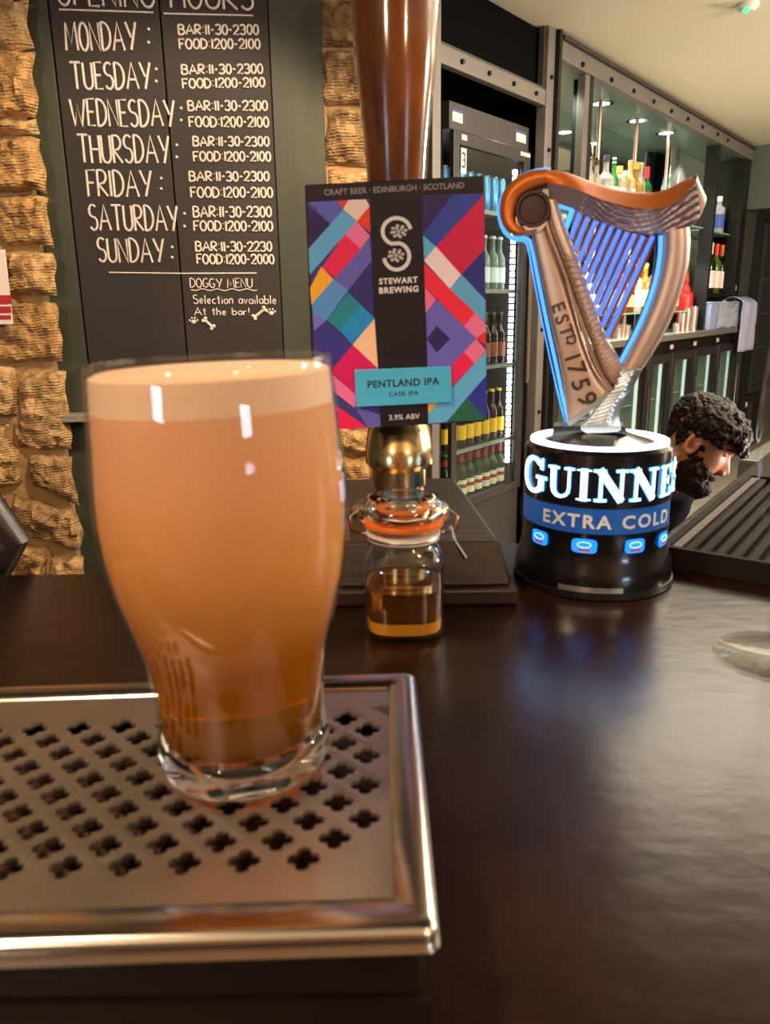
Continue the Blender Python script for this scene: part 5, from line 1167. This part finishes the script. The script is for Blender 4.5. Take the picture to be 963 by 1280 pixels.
for wr_, el_ in ((wrR, elR), (wrL, elL)):
    d = (wr_-el_).normalized(); sx = d.cross(Vector((0,0,1))).normalized(); pn = d.cross(sx)
    limb(body, [wr_, wr_+d*.05], [.026,.028], 10)
    for i, (o_x, ln) in enumerate(((-.027,.062),(-.009,.075),(.009,.070),(.027,.055))):
        b0_ = wr_+d*.07+sx*o_x; limb(body, [b0_-d*.02, b0_+d*ln*.5, b0_+d*ln*.85-pn*.012, b0_+d*ln-pn*.028], [.011,.0095,.009,.008], 8)
    limb(body, [wr_+d*.03-sx*.025, wr_+d*.06-sx*.05, wr_+d*.085-sx*.055], [.013,.011,.009], 8)
hR, hL = hip + rt_*.09 + Vector((0,0,-.05)), hip - rt_*.09 + Vector((0,0,-.05))
feet = []
for hh_, k in ((hR, 1), (hL, -1)):
    kn = hh_ + fw*.06 + Vector((0,0,-.36)); an = Vector((kn.x-fw.x*.05, kn.y-fw.y*.05, .09)); feet.append((kn, an, hh_)); limb(body, [hh_, kn, an], [.085,.058,.04])
    limb(body, [an-Vector((0,0,.04)), an+fw*.14-Vector((0,0,.055))], [.04,.032])
def fused(m, name, mt, parent, vox, push=0, smooth_it=6, noise_amp=0, nscale=30):
    o = m.build(name, mt, None, smooth=0)
    r_ = o.modifiers.new('r', 'REMESH'); r_.mode = 'VOXEL'; r_.voxel_size = vox
    s_ = o.modifiers.new('s', 'SMOOTH'); s_.factor = .5; s_.iterations = smooth_it
    dg = bpy.context.evaluated_depsgraph_get(); me = bpy.data.meshes.new_from_object(o.evaluated_get(dg)); bpy.data.objects.remove(o)
    if noise_amp:
        nr__ = [v_.normal.copy() for v_ in me.vertices]
        for v_, nm__ in zip(me.vertices, nr__):
            n_ = noise.noise(v_.co*nscale); n2 = noise.noise(v_.co*nscale*2.3); v_.co += nm__*noise_amp*(abs(n_)*1.6-.35+n2*.4)
    me.transform(Matrix.Translation(-parent.location)); me.polygons.foreach_set('use_smooth', [True]*len(me.polygons)); me.name = name
    o = bpy.data.objects.new(name, me); C.objects.link(o); o.parent = parent; o.name = name; return o
# ear on both sides, part of the body surface
for sg in (1, -1):
    body.tube([HD(sg*(.072+.008*math.sin(t)), -.012+.016*math.cos(R(a))-.004, .000+.031*math.sin(R(a))-.002) for a, t in ((-100,0),(-60,0),(-20,.2),(20,.6),(60,1),(100,1.4),(140,1.5),(180,1.4),(220,1.2),(250,.8))], [.0065,.006,.005,.005,.0055,.006,.006,.006,.0065,.007], 8)
    body.ball(HD(sg*.071,-.010,-.004), (.006,.012,.016))
for a_i in range(len(head.f)): pass
bl = len(body.v); body.v += head.v; body.f += [tuple(bl+i for i in f_) for f_ in head.f]; body.m += head.m
fused(body, 'body', skin, man, .0042, smooth_it=2)
hair_m = mat('hair_dark', s(26,17,13), .5, bump=.5, bscale=90, var=.5, vscale=70, spec=.4)
hm = MB(); random.seed(5)
for i in range(1100):                       # curls: overlapping locks over the skull
    a = random.uniform(0, 2*math.pi); z = random.uniform(-.03, .128); f_, b_, w_ = interp(prof_h, z)
    cy_ = (f_+b_)/2; ry = (f_-b_)/2; x = (w_+.003)*math.cos(a); y = cy_+(ry+.004)*math.sin(a)
    line = .058 - .9*max(0, .045-y)        # hairline rises toward the forehead, drops behind the ears
    if y > .05: line = .056
    elif y > .0: line = .036
    elif y > -.035: line = .030
    else: line = -.05 + max(0, (y+.07))*.8
    if z < line: continue
    lift = .006 + .016*max(0, min(1, (z-.03)/.06))
    nrm = Vector((math.cos(a)*.9, math.sin(a), max(0,(z-.03))*12)).normalized(); c0 = Vector((x, y, z)) + nrm*lift*.6
    r_ = random.uniform(.008, .013) if z > .03 else random.uniform(.004,.008)
    hm.ball(HD(*c0), r_, 8, 6)
for i in range(26):                        # fringe falling over the brow
    x = random.uniform(-.05,.055); z = random.uniform(.046,.085); y = interp(prof_h, z)[0] + .008 + random.uniform(0,.016); hm.ball(HD(x, y*math.sqrt(max(.2,1-(x/.09)**2)), z), random.uniform(.009,.014), 8, 6)
fused(hm, 'hair', hair_m, man, .0028, smooth_it=1, noise_amp=.0045, nscale=80)
bm_ = MB()
for i in range(900):
    a = random.uniform(0, 2*math.pi); z = random.uniform(-.124, .012); f_, b_, w_ = interp(prof_h, z)
    cy_ = (f_+b_)/2; ry = (f_-b_)/2; x = (w_+.001)*math.cos(a); y = cy_+(ry+.001)*math.sin(a)
    up = -.068 if y > .078 else lerp(-.012, -.040, max(0,min(1,(y-.02)/.055)))
    if -.004 < y < .020: up = .015
    elif y <= (.012 if z < -.07 else -.004): continue
    if y > .07 and abs(x) < .03 and -.056 < z < -.046: up = .1       # moustache
    if y > .07 and abs(x) < .022 and -.072 < z < -.057: continue
    if z > up: continue
    r_ = .0055 if z > -.05 else .0085
    if z < -.085: r_ = .013
    bm_.ball(HD(x, y+(.006 if z < -.08 else 0), z-(.004 if z < -.08 else 0)), r_, 8, 6)
fused(bm_, 'beard', mat('beard_dark', s(44,30,22), .6, bump=.5, bscale=120, var=.4, vscale=90, spec=.3), man, .003, smooth_it=1, noise_amp=.003, nscale=120)
for sg in (1, -1):
    MB().tube([HD(sg*x, y, z) for x, y, z in ((.012,.099,.034),(.026,.095,.042),(.042,.085,.040),(.054,.070,.034))], [.0022,.0036,.0032,.0015], 6).build('eyebrow', hair_m, man)
    eye = MB().ball(HD(sg*.031,.0665,.018), .0115*HS, 14, 10).build('eye', cm((226,214,206), .2), man)
    MB().ball(HD(sg*.031,.0730,.0165), .0055*HS, 12, 8).build('iris', cm((40,24,16), .2), eye)
    MB().grid(lambda u, v, sg=sg: HD(sg*.031+.0135*math.cos(R(200*u-10)), .0670+.0135*math.sin(R(200*u-10))*math.cos(R(lerp(-5,70,v))), .018+.0135*math.sin(R(lerp(-5,70,v)))), 10, 6).build('eyelid', skin, eye)
    MB().tube([HD(sg*.031+.013*math.cos(R(a)), .0675+.0132*math.sin(R(a)), .0172) for a in range(10,180,20)], .0009, 5).build('eyelash', hair_m, eye)
MB().tube([HD(x, .0905-abs(x)*.25+.0025, -.0585) for x in (-.022,-.011,0,.011,.022)], .0035, 8).build('lips', cm((150,78,68), .5), man)
MB().ball(HD(-.0765,-.008,-.026), .0022, 8, 6).build('earring', chrome, man)
shirt = mat('shirt_black', s(22,22,28), .8, bump=.3, bscale=60, var=.3, vscale=10)
sm_b = MB(); limb(sm_b, [hip, ch_, nk-fw*.045-Vector((0,0,.01))], [.130,.128,.074]); limb(sm_b, [shR, nk-fw*.03-Vector((0,0,.03)), shL], [.068,.070,.068]); limb(sm_b, [shR, shR.lerp(elR,.75)], [.068,.060]); limb(sm_b, [shL, shL.lerp(elL,.75)], [.068,.060])
fused(sm_b, 'shirt', shirt, man, .007, smooth_it=3, noise_amp=.006, nscale=12)
cl_ = (hb_-nk).normalized(); cx1 = cl_.cross(Vector((0,0,1))).normalized(); cx2 = cl_.cross(cx1)
ring = [nk+cl_*.030+(cx1*math.cos(R(a))+cx2*math.sin(R(a)))*.060 for a in range(0,360,20)]
MB().tube(ring, .009, 8, closed=True, sq=(1,1)).build('collar', cm((74,34,66), .8), man)
tr_b = MB(); limb(tr_b, [hip-fw*.02, hip], [.132,.132])
for kn, an, hh_ in feet: limb(tr_b, [hh_, kn, an], [.102,.078,.062])
fused(tr_b, 'trousers', cm((34,34,40), .9), man, .012, smooth_it=3)
for kn, an, hh_ in feet:
    sh_ = MB(); limb(sh_, [an-Vector((0,0,.045)), an+fw*.15-Vector((0,0,.05))], [.044,.038]); sh_.box((-.01,-.01,0),(.01,.01,.01)) if 0 else None
    fused(sh_, 'shoe', black, man, .008)
